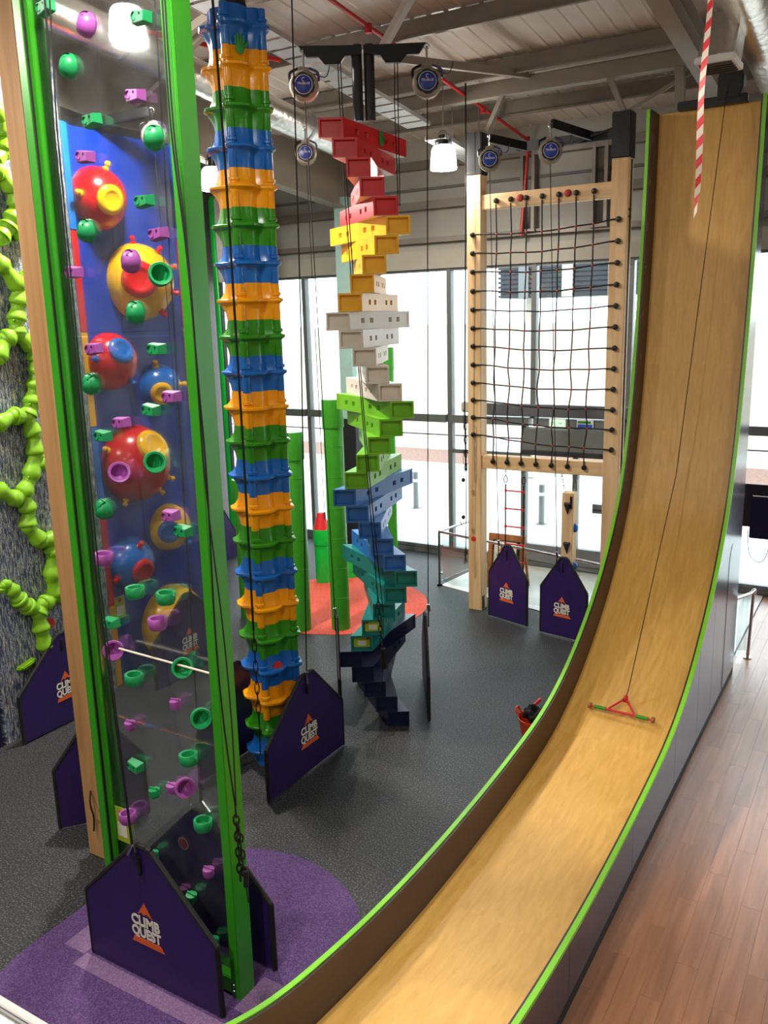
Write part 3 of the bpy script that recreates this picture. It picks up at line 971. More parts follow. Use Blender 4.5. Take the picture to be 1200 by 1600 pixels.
# ================================================================ belay gates
def gate(label, loc, rz, w=1.37, ch=0.6, ah=1.18, fl=0.17, afr=0.0, th=0.035, front=True, sticker=None, lift=0.02, plate=False):
    g = thing('belay_gate', label, 'gate', (loc[0], loc[1], 0), rz, 'purple belay gates')
    h = w / 2
    a = afr
    def r_arc(p, q, r, n=4):
        return [tuple(Vector(p).lerp(Vector(q), k / n)) for k in range(n + 1)]
    poly = [(-h, lift), (h, lift), (h, ch), (a + fl / 2, ah), (a + fl / 4, ah + 0.015), (a - fl / 4, ah + 0.015), (a - fl / 2, ah), (-h, ch)]
    MB().prism_xz(poly, -th / 2, th / 2).build('panel', 'gate', g, world=False, bevel=0.008)
    edge = MB()
    path = [(x, 0, z) for x, z in poly]
    for p, q in zip(path, path[1:] + path[:1]):
        if p[2] <= lift + 1e-6 and q[2] <= lift + 1e-6:
            continue
        edge.bar(p, q, th + 0.012, 0.022, (0, 1, 0)) if False else edge.tube([p, q], (th + 0.012) / 2, 8)
    edge.build('edge_binding', 'gate_trim', g, world=False)
    if plate:
        MB().box(-h + 0.05, h - 0.05, -0.05, 0.05, 0, 0.022).build('floor_strip', 'gate_trim', g, world=False)
    if front:
        y = -th / 2 - 0.004
        cx, cz = a - 0.02, 0.34
        k = 0.9 if w < 1 else 1.0
        I = Matrix.Translation((cx, y, 0))
        lg = MB().prism_xz([(cx - 0.0, cz + 0.375 * k), (cx - 0.075 * k, cz + 0.262 * k), (cx - 0.035 * k, cz + 0.285 * k), (cx - 0.012 * k, cz + 0.265 * k), (cx + 0.015 * k, cz + 0.285 * k), (cx + 0.075 * k, cz + 0.262 * k)][::-1], y - 0.0012, y + 0.002)
        lg.build('logo_peak', 'logo_orange', g, world=False, smooth=False)
        text_part('logo_word', 'CLIMB', 0.118 * k, 'logo_white', g, Matrix.Translation((cx, y, cz + 0.165 * k)), 0.0045, 0.30 * k)
        text_part('logo_word', 'QUEST', 0.118 * k, 'logo_white', g, Matrix.Translation((cx, y, cz + 0.066 * k)), 0.0045, 0.31 * k)
        MB().prism_xz([(cx - 0.135 * k, cz + 0.05 * k), (cx - 0.16 * k, cz), (cx + 0.18 * k, cz), (cx + 0.145 * k, cz + 0.05 * k)], y - 0.0012, y + 0.002).build('logo_bar', 'logo_orange', g, world=False, smooth=False)
        MB().box(a - 0.035, a - 0.005, y - 0.012, y, ah - 0.22, ah - 0.06).build('strap', 'gate_trim', g, world=False, bevel=0.003)
    if sticker:
        MB().lathe([(0, 0.004), (0.055, 0.004), (0.055, 0)], 20, (sticker[0], -th / 2, sticker[1]), (0, -1, 0)).build('sticker', 'logo_white', g, world=False)
        MB().lathe([(0, 0.006), (0.047, 0.006), (0.047, 0)], 20, (sticker[0], -th / 2, sticker[1]), (0, -1, 0)).build('sticker', 'stick_red', g, world=False)
    return g

def clip(p):
    """Steel clip at the lower end of a belay webbing."""
    return MB().box(p[0] - 0.02, p[0] + 0.02, p[1] - 0.015, p[1] + 0.015, p[2] - 0.09, p[2] + 0.01)

gate('big purple belay gate in front of the clear climbing panel', (-4.565, 3.9), 0, 1.37, 0.6, 1.18)
gate('belay gate behind the clear climbing panel with a round red sticker', (-4.5, 4.46), 0, 1.34, 0.6, 1.18, sticker=(-0.2, 0.86), front=False)
gate('purple belay gate before the shell tower, facing the slide', (-5.38, 7.05), pi / 2, 1.42, 0.6, 1.17, 0.24, 0.05)
gate('dark belay gate on the far side of the shell tower', (-6.3, 6.95), pi / 2, 1.3, 0.6, 1.17, front=False)
gate('purple belay gate under the striped vine wall', (-8.86, 6.58), pi / 2, 1.3, 0.62, 1.2, afr=0.05)
gate('purple belay gate at the foot of the ball wall', (-8.55, 8.55), pi / 2, 1.42, 0.66, 1.2)
gate('dark belay gate half hidden behind the timber pole', (-6.68, 5.27), radians(51), 0.86, 0.66, 1.12, front=False, afr=0.0)
gate('left one of the two gates beneath the rope net', (-5.31, 12.62), radians(-17), 0.8, 0.79, 1.29, 0.12)
gate('right one of the two gates beneath the rope net', (-4.25, 12.32), radians(-10), 0.8, 0.79, 1.29, 0.12)
VA = Vector((-0.515, 0.857))
RA = Vector((0.857, 0.515))
BA = Vector((-5.56, 8.96))
rzv = math.atan2(VA.y, VA.x)
q = BA + RA * 0.6 + VA * 0.12
gate('edge on gate to the right of the box tower', (q.x, q.y), rzv, 1.36, 0.6, 1.18, front=False)
q = BA - RA * 0.56 + VA * 0.12
gate('edge on gate to the left of the box tower', (q.x, q.y), rzv + radians(4), 1.36, 0.6, 1.18, front=False)
gate('small purple gate far left beside the thin green pole', (-12.1, 13.3), pi / 2, 0.8, 0.6, 1.1, front=False)

# ================================================================ holds
def hold_meshes(mat):
    H = {}
    b = MB()
    b.add([(-0.068, 0, -0.042), (0.062, 0, -0.034), (0.062, 0, 0.036), (-0.068, 0, 0.044), (-0.062, -0.055, -0.036), (0.055, -0.075, -0.03), (0.055, -0.075, 0.024), (-0.062, -0.055, 0.036)],
          [(0, 1, 2, 3), (7, 6, 5, 4), (0, 4, 5, 1), (1, 5, 6, 2), (2, 6, 7, 3), (3, 7, 4, 0)])
    b.lathe([(0.026, 0.006), (0.026, -0.004), (0.02, -0.004), (0.02, 0.006)], 14, (-0.035, -0.058, 0), (0, -1, 0))
    H['block'] = b.mesh('hold_block', mat, bevel=0.008)
    b = MB()
    for s, hh in ((-1, 0.075), (1, 0.038)):
        n = 12
        vs, fs = [], []
        for i in range(6):
            t = (pi / 2) * i / 5
            for k in range(n + 1):
                a = pi * k / n
                r = (0.078 if s < 0 else 0.06) * sin(t)
                x = r * cos(a)
                z = r * sin(a)
                vs.append((x, -hh * cos(t), s * (z + (0.0 if s < 0 else 0.022))))
        m = n + 1
        for i in range(5):
            for k in range(n):
                fs.append((i * m + k, i * m + k + 1, (i + 1) * m + k + 1, (i + 1) * m + k))
        base = len(vs)
        vs += [(0.0, 0, 0.0 if s < 0 else 0.022)]
        fs.append(tuple([5 * m + k for k in range(m)]))
        for i in range(5):
            fs.append((i * m, (i + 1) * m, base))
            fs.append((i * m + n, base, (i + 1) * m + n))
        b.add(vs, fs)
    b.lathe([(0.078, -0.012), (0.078, 0), (0, 0)], 20, (0, 0, 0), (0, -1, 0))
    b.lathe([(0.074, 0.02), (0.074, 0)], 20, (0, 0, 0), (0, -1, 0))
    b.xform(Matrix.Rotation(radians(-48), 4, 'Y'))
    H['disc'] = b.mesh('hold_disc', mat)
    b = MB()
    b.lathe([(0.0, -0.05), (0.05, -0.045), (0.07, -0.02), (0.078, 0.03), (0.072, 0.045), (0.058, 0.042), (0.05, 0.01), (0.03, -0.02), (0.0, -0.025)], 24, (0.0, -0.05, 0.0), (0.72, -0.55, 0.3))
    b.lathe([(0.055, 0.0), (0.05, 0.03), (0.0, 0.03)], 16, (-0.012, 0, 0), (0, -1, 0))
    H['ring'] = b.mesh('hold_ring', mat, angle=60)
    b = MB()
    b.lathe([(0, -0.045), (0.056, -0.045), (0.068, -0.02), (0.07, 0.036), (0.064, 0.042), (0.05, 0.036), (0.044, -0.01), (0, -0.014)], 20, (0, -0.052, 0))
    H['cup'] = b.mesh('hold_cup', mat, angle=50)
    b = MB()
    b.lathe([(0, -0.035), (0.036, -0.035), (0.043, -0.015), (0.043, 0.028), (0, 0.032)], 16, (0, -0.04, 0))
    b.box(-0.04, 0.04, -0.046, -0.034, 0.03, 0.042)
    H['knob'] = b.mesh('hold_knob', mat, angle=40)
    return H
HG, HP, HB = hold_meshes('hold_green'), hold_meshes('hold_purple'), hold_meshes('hold_blue')
bolt_me = MB().lathe([(0.0, 0.006), (0.008, 0.006), (0.008, -0.004)], 8, (0, 0, 0), (0, -1, 0)).mesh('bolt', 'bolt')

# ================================================================ the clear climbing panel
GY = 4.17
cp = thing('clear_climbing_panel', 'tall clear climbing panel between green posts with green and purple holds', 'climbing wall', (-4.55, GY, 0))
MB().box(-3.945, -3.86, 4.08, 4.25, 0, 9.2).build('post', 'green_post', cp, bevel=0.006)
MB().box(-5.245, -5.165, 4.08, 4.22, 0, 9.2).build('post', 'green_post', cp, bevel=0.006)
MB().box(-5.165, -5.155, 4.085, 4.1, 0.16, 9.2).build('rope_strip', 'gate_trim', cp)  # thin black strip standing in for the rope beside the post
MB().box(-5.165, -5.125, 4.105, 4.14, 0.16, 9.2).build('glazing_channel', 'green_post', cp, bevel=0.004)
MB().box(-5.165, -5.11, 4.185, 4.215, 0.16, 9.2).build('glazing_channel', 'green_dark', cp, bevel=0.004)
MB().box(-3.965, -3.945, 4.12, 4.15, 0.16, 9.2).build('glazing_channel', 'green_dark', cp, bevel=0.004)
MB().box(-5.165, -3.945, 4.09, 4.24, 0.03, 0.17).build('base_beam', 'green_post', cp, bevel=0.008)
MB().box(-5.165, -3.945, 4.1, 4.23, 8.9, 9.2).build('top_beam', 'green_post', cp, bevel=0.008)
for z in (0.07, 0.12):
    MB().lathe([(0, 0.008), (0.012, 0.006), (0.014, 0)], 10, (-3.92, 4.08, z), (0, -1, 0)).build('screw', 'steel', cp)
for z0, z1 in ((0.172, 2.03), (2.035, 4.92), (4.925, 7.4), (7.405, 8.9)):
    MB().box(-5.14, -3.95, GY - 0.006, GY + 0.006, z0, z1).build('acrylic_sheet', 'glass', cp)
LEAN = 0.0055
cp.rotation_euler = (0, LEAN, 0)
HOLDS = [
 ('block','g',(-4.947, 4.160, 6.997)),('disc','p',(-4.619, 4.160, 6.848)),('block','g',(-4.114, 4.160, 6.793)),('disc','g',(-4.821, 4.160, 6.640)),('block','p',(-4.216, 4.160, 6.374)),('block','g',(-4.620, 4.160, 6.283)),
 ('disc','g',(-4.120, 4.160, 6.123)),('block','p',(-4.712, 4.160, 6.073)),('block','g',(-4.214, 4.160, 5.759)),('disc','g',(-4.806, 4.160, 5.620)),('block','p',(-4.115, 4.160, 5.555)),('disc','p',(-4.415, 4.160, 5.404)),
 ('ring','g',(-4.116, 4.160, 5.301)),('disc','g',(-4.415, 4.160, 5.077)),('block','p',(-4.936, 4.160, 5.356)),('block','p',(-4.814, 4.160, 4.841)),('block','g',(-4.215, 4.160, 4.838)),('disc','g',(-4.915, 4.160, 4.598)),
 ('block','p',(-4.117, 4.160, 4.531)),('block','g',(-4.315, 4.160, 4.436)),('block','p',(-4.610, 4.160, 4.338)),('block','g',(-4.810, 4.160, 4.235)),('ring','g',(-4.309, 4.160, 4.083)),('ring','p',(-4.664, 4.160, 3.983)),
 ('disc','g',(-4.914, 4.160, 3.692)),('block','p',(-4.212, 4.160, 3.720)),('block','g',(-4.110, 4.160, 3.622)),('cup','p',(-4.911, 4.160, 3.334)),('cup','g',(-4.614, 4.160, 3.120)),('cup','g',(-4.309, 4.160, 3.126)),
 ('block','g',(-4.921, 4.160, 2.824)),('cup','p',(-4.414, 4.160, 2.917)),('ring','p',(-4.915, 4.160, 2.615)),('ring','g',(-4.216, 4.160, 2.612)),('cup','g',(-4.715, 4.160, 2.427)),('knob','p',(-4.317, 4.160, 2.308)),
 ('knob','p',(-4.821, 4.160, 2.017)),('ring','g',(-4.074, 4.160, 2.262)),('cup','g',(-4.221, 4.160, 1.908)),('block','g',(-4.817, 4.160, 1.673)),('knob','g',(-4.624, 4.160, 1.508)),('knob','p',(-4.433, 4.160, 1.600)),
 ('ring','p',(-4.291, 4.160, 1.655)),('cup','p',(-4.940, 4.160, 1.211)),('cup','g',(-4.132, 4.160, 1.400)),('knob','g',(-4.705, 4.160, 0.939)),('knob','p',(-4.127, 4.160, 0.994)),('knob','g',(-4.331, 4.160, 0.701)),
 ('knob','g',(-4.132, 4.160, 0.386)),('knob','p',(-4.498, 4.160, 0.640))]
for k, (kind, c, p) in enumerate(HOLDS):
    o = link('climbing_hold', (HG if c == 'g' else HP)[kind], cp)
    px = min(max(p[0], -5.05), -4.03)
    o.location = (px - LEAN * p[2] - cp['_o'][0], GY - 0.006 - cp['_o'][1], p[2])
    o.rotation_euler = (0, 0.05 * ((k * 7) % 5 - 2), 0)
    if kind in ('block', 'disc'):
        b = link('bolt', bolt_me, o)
        b.location = (0.02, -0.066, 0.012) if kind == 'block' else (0.03, -0.055, 0.03)
MB().cyl((-4.832, 4.090, 2.655), (-3.874, 4.090, 2.639), 0.008, n=10).build('rod', 'rod', cp)
MB().box(-5.13, -4.99, 4.145, 4.15, 0.93, 1.24).build('rules_label', 'stick_lime', cp, bevel=0.002)
MB().box(-5.11, -5.01, 4.142, 4.146, 0.98, 1.1).build('rules_label', 'logo_white', cp)
MB().lathe([(0, 0.006), (0.026, 0.006), (0.026, 0)], 16, (-5.06, 4.147, 1.19), (0, -1, 0)).build('rules_label', 'stick_red', cp)

def chain_links(mb, p, q, n, r=0.02, t=0.007):
    p, q = Vector(p), Vector(q)
    d = (q - p).normalized()
    u = d.orthogonal().normalized()
    w = d.cross(u)
    for i in range(n):
        c = p.lerp(q, (i + 0.5) / n)
        s = u if i % 2 else w
        L = (q - p).length / n * 0.68
        pts = [c + d * L * sin(2 * pi * k / 10) + s * r * cos(2 * pi * k / 10) for k in range(10)]
        mb.tube(pts, t, 6, closed=True)
    return mb

# cord with a chain tail hanging on the right green post
ch = thing('tether_cord', 'black cord with chain tail hanging down the right green post', 'cord', (-3.85, 4.03, 0.8))
MB().tube(curve_pts([(-3.846, 4.040, 6.874), (-3.855, 4.040, 6.125), (-3.804, 4.040, 5.396), (-3.787, 4.040, 4.625), (-3.777, 4.040, 4.014), (-3.791, 4.030, 3.017), (-3.778, 4.030, 2.348), (-3.725, 4.030, 1.698)], 6), 0.006, 8).build('cord', 'rope', ch)
MB().tube(curve_pts([(-3.827, 4.040, 6.870), (-3.835, 4.040, 6.123), (-3.791, 4.040, 5.320), (-3.786, 4.030, 4.222), (-3.759, 4.020, 3.725), (-3.713, 4.020, 3.033), (-3.695, 4.020, 2.349), (-3.719, 4.030, 1.699)], 6), 0.005, 8).build('cord', 'rope', ch)
chain_links(MB(), (-3.716, 4.020, 1.706), (-3.717, 4.020, 1.134), 9).build('chain', 'black', ch)
chain_links(MB(), (-3.680, 4.000, 1.589), (-3.658, 4.000, 1.142), 7).build('chain', 'black', ch)
MB().tube([(-3.644, 4.000, 1.249), (-3.649, 4.000, 1.120)], 0.02, 10).build('knot', 'rope', ch)
MB().tube([(-3.649, 4.000, 1.120), (-3.641, 4.000, 0.993)], 0.005, 8).build('cord_tail', 'rope', ch)

# belay webbing down to the front gate
wb = thing('belay_webbing', 'black webbing clipped to the top of the front gate', 'webbing', (-4.6, 3.9, 1.2))
MB().tube([(-4.783, 4.000, 7.083), (-4.806, 3.980, 6.236), (-4.793, 3.930, 3.266), (-4.635, 3.870, 1.218)], 0.007, 8).build('webbing', 'rope', wb)
MB().tube([(-4.737, 4.000, 7.073), (-4.788, 3.990, 6.235), (-4.771, 3.940, 3.266), (-4.628, 3.870, 1.220)], 0.005, 8).build('webbing', 'rope', wb)
a = Vector((-4.624, 3.865, 1.213))
MB().tube([a, a + Vector((-0.06, 0, -0.1))], 0.013, 10).build('clip', 'steel', wb)
MB().tube([a + Vector((0.02, 0, 0.02)), a + Vector((0.03, 0, -0.05))], 0.012, 10).build('clip', 'steel', wb)
MB().tube([a + Vector((0.02, 0, -0.04)), a + Vector((0.05, 0, -0.22))], 0.01, 8).build('tail', 'rope', wb)
wb = thing('belay_webbing', 'dark strap with steel clip behind the clear panel over the rear gate', 'webbing', (-4.35, 4.46, 1.2))
MB().tube([(-4.346, 4.500, 7.136), (-4.425, 4.480, 3.652), (-4.450, 4.460, 2.030), (-4.475, 4.460, 1.309)], 0.006, 8).build('webbing', 'rope', wb)
MB().tube([(-4.472, 4.460, 1.808), (-4.478, 4.460, 1.280)], 0.014, 8).build('strap', 'rope', wb)
MB().tube([(-4.476, 4.460, 1.297), (-4.396, 4.460, 1.219)], 0.015, 10).build('clip', 'steel', wb)

# ================================================================ timber pole with blue holds
tpole = thing('timber_pole', 'square timber climbing pole with blue ring holds left of the green post', 'climbing pole', (-6.24, 4.92, 0))
MB().box(-6.37, -6.12, 4.8, 5.05, 0, 9.0).build('shaft', 'timber_pole', tpole, bevel=0.01)
for z in (6.75, 6.1, 5.45, 4.75, 4.0, 3.25, 2.6, 2.0, 1.35, 0.72):
    o = link('climbing_hold', HB['ring'], tpole)
    o.location = (-6.37 + 6.24, 4.94 - 4.92, z)
    o.rotation_euler = (0, 0, -pi / 2)
MB().tube(curve_pts([(-6.872, 5.501, 0.800), (-6.23, 4.78, 0.7), (-6.22, 4.78, 0.45), (-6.24, 4.78, 0.3)], 5), 0.008, 8).build('cord', 'rope', tpole)

# ================================================================ striped wall with the vine
rw = thing('striped_climbing_wall', 'tall wall printed with blue and cream dashes behind the green vine', 'climbing wall', (-9.15, 6.4, 0))
for y0, y1 in ((4.6, 5.83), (5.834, 7.58)):
    for z0, z1 in ((0, 2.0), (2.004, 4.0), (4.004, 6.0), (6.004, 8.2)):
        if y0 < 5:
            continue
        MB().box(-9.2, -9.05, y0, y1, z0, z1).build('printed_board', 'dash', rw, bevel=0.003, segs=1)
MB().box(-9.25, -9.2, 5.82, 7.58, 0, 8.2).build('backing', 'hold_dark', rw)
MB().lathe([(0, 0.004), (0.07, 0.004), (0.07, 0)], 20, (-9.050, 6.629, 1.316), (1, 0, 0)).build('sticker', 'stick_red', rw)
nb = thing('dark_climbing_wall', 'dark navy climbing wall at the far left edge', 'climbing wall', (-9.3, 5.0, 0))
MB().box(-9.35, -9.06, 3.6, 5.78, 0, 3.2).build('board', 'box_navy', nb, bevel=0.004)
MB().box(-9.35, -9.06, 3.6, 5.78, 3.204, 8.2).build('board', 'dash', nb, bevel=0.004)
for z in (7.5, 6.6):
    MB().sphere((-9.0, 5.6, z), 0.14, 12, 8).build('climbing_hold', 'hold_dark', nb)

VX = -8.95
VINES = [
 [(-8.950, 6.560, 7.495),(-8.950, 6.714, 7.292),(-8.950, 6.755, 7.117),(-8.950, 6.696, 6.933),(-8.950, 6.528, 6.829)],
 [(-8.950, 6.411, 6.734),(-8.950, 6.608, 6.718),(-8.950, 6.749, 6.549),(-8.950, 6.783, 6.364),(-8.950, 6.683, 6.195),(-8.950, 6.622, 6.114),(-8.950, 6.506, 5.995)],
 [(-8.950, 6.670, 6.159),(-8.950, 6.825, 6.057)],
 [(-8.950, 6.360, 5.828),(-8.950, 6.501, 5.673),(-8.950, 6.683, 5.463),(-8.950, 6.647, 5.267),(-8.950, 6.585, 5.071),(-8.950, 6.582, 4.925),(-8.950, 6.764, 4.785),(-8.950, 6.805, 4.633),(-8.950, 6.783, 4.467),(-8.950, 6.740, 4.287),(-8.950, 6.669, 4.095),(-8.950, 6.588, 3.966),(-8.950, 6.645, 3.727),(-8.950, 6.632, 3.495),(-8.950, 6.533, 3.236),(-8.950, 6.409, 3.054),(-8.950, 6.441, 2.835),(-8.950, 6.413, 2.634),(-8.950, 6.568, 2.420),(-8.950, 6.755, 2.408),(-8.950, 6.720, 2.218),(-8.950, 6.661, 1.924),(-8.950, 6.697, 1.686),(-8.950, 6.497, 1.629),(-8.950, 6.408, 1.523),(-8.950, 6.424, 1.298),(-8.950, 6.459, 1.065)],
 [(-8.950, 6.685, 5.478),(-8.950, 6.827, 5.567)],
 [(-8.950, 6.577, 4.955),(-8.950, 6.430, 4.872),(-8.950, 6.275, 4.661)],
 [(-8.950, 6.588, 3.966),(-8.950, 6.390, 3.987),(-8.950, 6.143, 3.911)],
 [(-8.950, 6.586, 3.361),(-8.950, 6.848, 3.383)],
 [(-8.950, 6.417, 3.045),(-8.950, 6.254, 3.014),(-8.950, 6.055, 3.175)],
 [(-8.950, 6.755, 2.408),(-8.950, 6.923, 2.502)],
 [(-8.950, 6.676, 1.676),(-8.950, 6.846, 1.625)],
 [(-8.950, 6.412, 1.555),(-8.950, 6.247, 1.689),(-8.950, 6.155, 1.807),(-8.950, 6.087, 1.949),(-8.950, 6.020, 2.032),(-8.950, 5.966, 2.015),(-8.950, 5.959, 1.962)]]
vn = thing('vine_hold', 'lime green bulging vine climbing up the striped wall', 'climbing vine', (-9.0, 6.6, 0.5))
vi = 0
for path in VINES:
    for ki, (a, b) in enumerate(zip(path[:-1], path[1:])):
        a, b = Vector(a), Vector(b)
        taper = (1.0, 1.0, 0.85, 0.6, 0.42, 0.4)[ki] if path is VINES[-1] else 1.0
        m = 9
        pts = [a.lerp(b, k / (m - 1)) + Vector((0.004 * sin(3 * k + vi), 0, 0)) for k in range(m)]
        rad = [taper * r for r in (0.085, 0.078, 0.078, 0.082, 0.09, 0.1, 0.11, 0.114, 0.1)]
        MB().tube(pts, rad, 16).build('vine_segment', 'vine', vn, angle=70)
        MB().sphere(tuple(b), 0.09 * taper, 14, 9).build('vine_joint', 'vine', vn, angle=60)
        vi += 1
for k in range(10):
    a = Vector(VINES[3][2 + 2 * k])
    MB().sphere((a.x + 0.06, a.y - 0.075, a.z + 0.01), 0.016, 8, 6).build('bead', 'vine', vn)
a = Vector((-9.000, 6.178, 0.920))
single(MB().add([(a.x - 0.05, a.y - 0.13, a.z + 0.0), (a.x - 0.05, a.y + 0.14, a.z + 0.07), (a.x - 0.05, a.y + 0.02, a.z - 0.09), (a.x - 0.05, a.y - 0.1, a.z - 0.06),
                 (a.x + 0.09, a.y - 0.11, a.z + 0.01), (a.x + 0.09, a.y + 0.12, a.z + 0.07), (a.x + 0.05, a.y + 0.02, a.z - 0.04), (a.x + 0.05, a.y - 0.08, a.z - 0.03)],
                [(0, 1, 2, 3), (7, 6, 5, 4), (0, 4, 5, 1), (1, 5, 6, 2), (2, 6, 7, 3), (3, 7, 4, 0)]), 'foot_hold', 'vine', 'small lime wedge hold low on the striped wall', 'hold', bevel=0.02)

# ================================================================ ball wall
bw = thing('ball_wall', 'blue climbing wall with big red, yellow and blue half balls', 'climbing wall', (-9.25, 8.65, 0))
for z0, z1 in ((0, 2.52), (2.524, 4.9), (4.904, 7.44)):
    MB().box(-9.32, -9.2, 7.78, 9.58, z0, z1).build('back_panel', 'panel_blue', bw, bevel=0.003, segs=1)
for y0, y1 in ((7.66, 7.78), (9.58, 9.7)):
    for z0, z1, m in ((6.18, 7.46, 'sky_blue'), (4.92, 6.177, 'red'), (3.69, 4.917, 'yellow'), (2.5, 3.687, 'sky_blue'), (1.19, 2.497, 'red'), (0, 1.187, 'yellow')):
        MB().box(-9.34, -9.15, y0, y1, z0, z1).build('edge_strip', m, bw, bevel=0.012)
MB().box(-9.45, -9.32, 7.66, 9.7, 0, 7.5).build('frame', 'black', bw)
BALLS = [  # y, z, radius, colour, bowl colour, bowl place, peg colour, peg places (places in units of the radius, right and up as one faces the ball)
    (8.165, 6.60, 0.40, 'red', 'yellow', (0.56, -0.25), 'yellow', ((0.42, 0.86), (-0.38, -0.08))),
    (8.74, 5.56, 0.52, 'yellow', 'red', (0.15, -0.1), 'red', ((0.0, 0.95), (0.62, 0.7), (0.92, 0.3), (0.93, -0.3), (0.6, -0.78))),
    (8.12, 4.52, 0.385, 'red', 'blue', (0.55, 0.3), 'blue', ((-0.33, 0.0), (0.7, -0.68))),
    (8.97, 4.11, 0.34, 'blue', 'yellow', (0.2, -0.35), 'yellow', ((0.0, 0.8), (0.95, 0.05))),
    (8.36, 3.10, 0.545, 'red', 'yellow', (0.65, 0.4), 'yellow', ((-0.5, 0.35), (-0.12, -0.25), (-0.2, -0.92), (0.65, -0.72), (0.9, -0.42))),
    (8.93, 2.05, 0.35, 'yellow', 'blue', (0.1, -0.15), 'blue', ((0.75, -0.6),)),
    (8.12, 1.71, 0.38, 'blue', 'red', (0.62, -0.3), 'red', ((0.5, 0.62), (-0.36, -0.45))),
    (8.81, 0.62, 0.56, 'yellow', None, (0, 0), 'red', ())]
FR, FU, FT = Vector((0.70, 0.71, 0)), Vector((-0.1, 0.1, 0.99)), Vector((0.70, -0.70, 0.14))
for y, z, r, m, m2, place, pm, pegs in BALLS:
    prof = [(r * cos(t), 0.95 * r * sin(t)) for t in [pi / 2 * k / 14 for k in range(15)]]
    prof = [(r * 1.0, -0.02)] + prof
    ball = MB().lathe(prof, 40, (-9.2, y, z), (1, 0, 0)).build('half_ball', m, bw, angle=60)
    def skin(p):
        n = FR * p[0] + FU * p[1] + FT * sqrt(max(0.0, 1 - p[0] ** 2 - p[1] ** 2))
        n.x = max(n.x, 0.12)
        n.normalize()
        return n, Vector((-9.2, y, z)) + Vector((n.x * 0.95 * r, n.y * r, n.z * r))
    if m2:
        n, pc = skin(place)
        rr = r * 0.45
        prof = [(rr * 1.03, -0.05), (rr * 1.03, 0.06 * r), (rr * 0.98, 0.1 * r), (rr * 0.72, 0.15 * r), (rr * 0.62, 0.15 * r), (rr * 0.55, 0.125 * r), (rr * 0.3, 0.112 * r), (0, 0.11 * r)]
        MB().lathe(prof, 28, tuple(pc - n * 0.1 * r), tuple(n)).build('bowl', m2, ball, angle=40)
    for p in pegs:
        n, pc = skin(p)
        MB().lathe([(0.045, -0.01), (0.045, 0.012), (0.026, 0.02), (0.024, 0.04), (0.038, 0.055), (0.036, 0.085), (0.018, 0.1), (0, 0.102)], 14, tuple(pc), tuple(n)).build('peg', pm, ball, angle=40)
lb = MB().box(-9.2, -9.192, 7.8, 7.99, 0.95, 1.28).build('rules_label', 'stick_lime', bw, bevel=0.002)
MB().box(-9.191, -9.189, 7.83, 7.96, 1.0, 1.13).build('label_text', 'logo_white', lb)
MB().lathe([(0, 0.003), (0.03, 0.003), (0.03, 0)], 14, (-9.191, 7.9, 1.22), (1, 0, 0)).build('label_badge', 'stick_red', lb)
MB().bar((-9.32, 8.2, 7.5), (-8.5, 8.55, 7.62), 0.08, 0.12).build('belay_arm', 'black', bw, bevel=0.01)
MB().box(-9.4, -9.25, 7.8, 9.5, 7.42, 7.56).build('head_bar', 'black', bw, bevel=0.01)

# far pale wall with green edge pole, beyond the shell tower
fp = thing('pale_climbing_wall', 'pale grey wall with rounded green edge pole behind the shell tower', 'climbing wall', (-12.3, 14.1, 0))
MB().lathe([(0, 7.52), (0.05, 7.5), (0.085, 7.42), (0.085, 0), (0, 0)], 18, (-12.5, 14.13, 0)).build('edge_pole', 'tube_bright', fp)
MB().box(-12.415, -12.4, 14.08, 14.18, 0, 7.4).build('edge_seal', 'black', fp)
MB().box(-12.4, -11.3, 14.05, 14.2, 5.8, 7.45).build('panel', 'white', fp, bevel=0.01)

# ================================================================ shell tower
def shell_mesh(mat):
    n = 64
    # height, ledge reach along the faces, flare reach at the corners
    zs = [(0.0, 0, 0), (0.06, 0.0, 0.012), (0.10, 0.004, 0.03), (0.14, 0.012, 0.058), (0.165, 0.03, 0.085), (0.178, 0.085, 0.108), (0.2, 0.088, 0.11), (0.206, 0.08, 0.1), (0.211, 0.015, 0.075), (0.24, 0.006, 0.042), (0.28, 0.0, 0.015), (0.362, 0.0, 0.0)]
    vs, fs = [], []
    for z, off, offc in zs:
        for k in range(n):
            a = 2 * pi * k / n
            c4 = cos(4 * a)
            wc = max(0.0, c4) ** 1.5
            base = 0.195 + 0.06 * wc + 0.028 * sin(4 * a) * (1 - wc)
            r = base + off * (1 - wc) * (1.0 + 0.25 * sin(4 * a)) + 0.92 * offc * wc
            vs.append((r * cos(a), r * sin(a), z))
    for i in range(len(zs) - 1):
        for k in range(n):
            l = (k + 1) % n
            fs.append((i * n + k, i * n + l, (i + 1) * n + l, (i + 1) * n + k))
    return MB().add(vs, fs).mesh('shell_module', mat, angle=48)
SH = {k: shell_mesh(k) for k in ('sh_blue', 'sh_yellow', 'sh_green')}
TUBE = {k: MB().lathe([(0.0, -0.1), (0.038, -0.1), (0.041, -0.09), (0.041, 0.14), (0.056, 0.147), (0.056, 0.172), (0.041, 0.18), (0.041, 0.262), (0, 0.262)], 14).mesh('corner_tube', k, angle=40) for k in SH}
st = thing('shell_tower', 'tall tower of stacked blue, yellow and green flanged shells', 'climbing tower', (-5.86, 7.1, 0), radians(-68.5))
order = ['sh_blue', 'sh_yellow', 'sh_green']
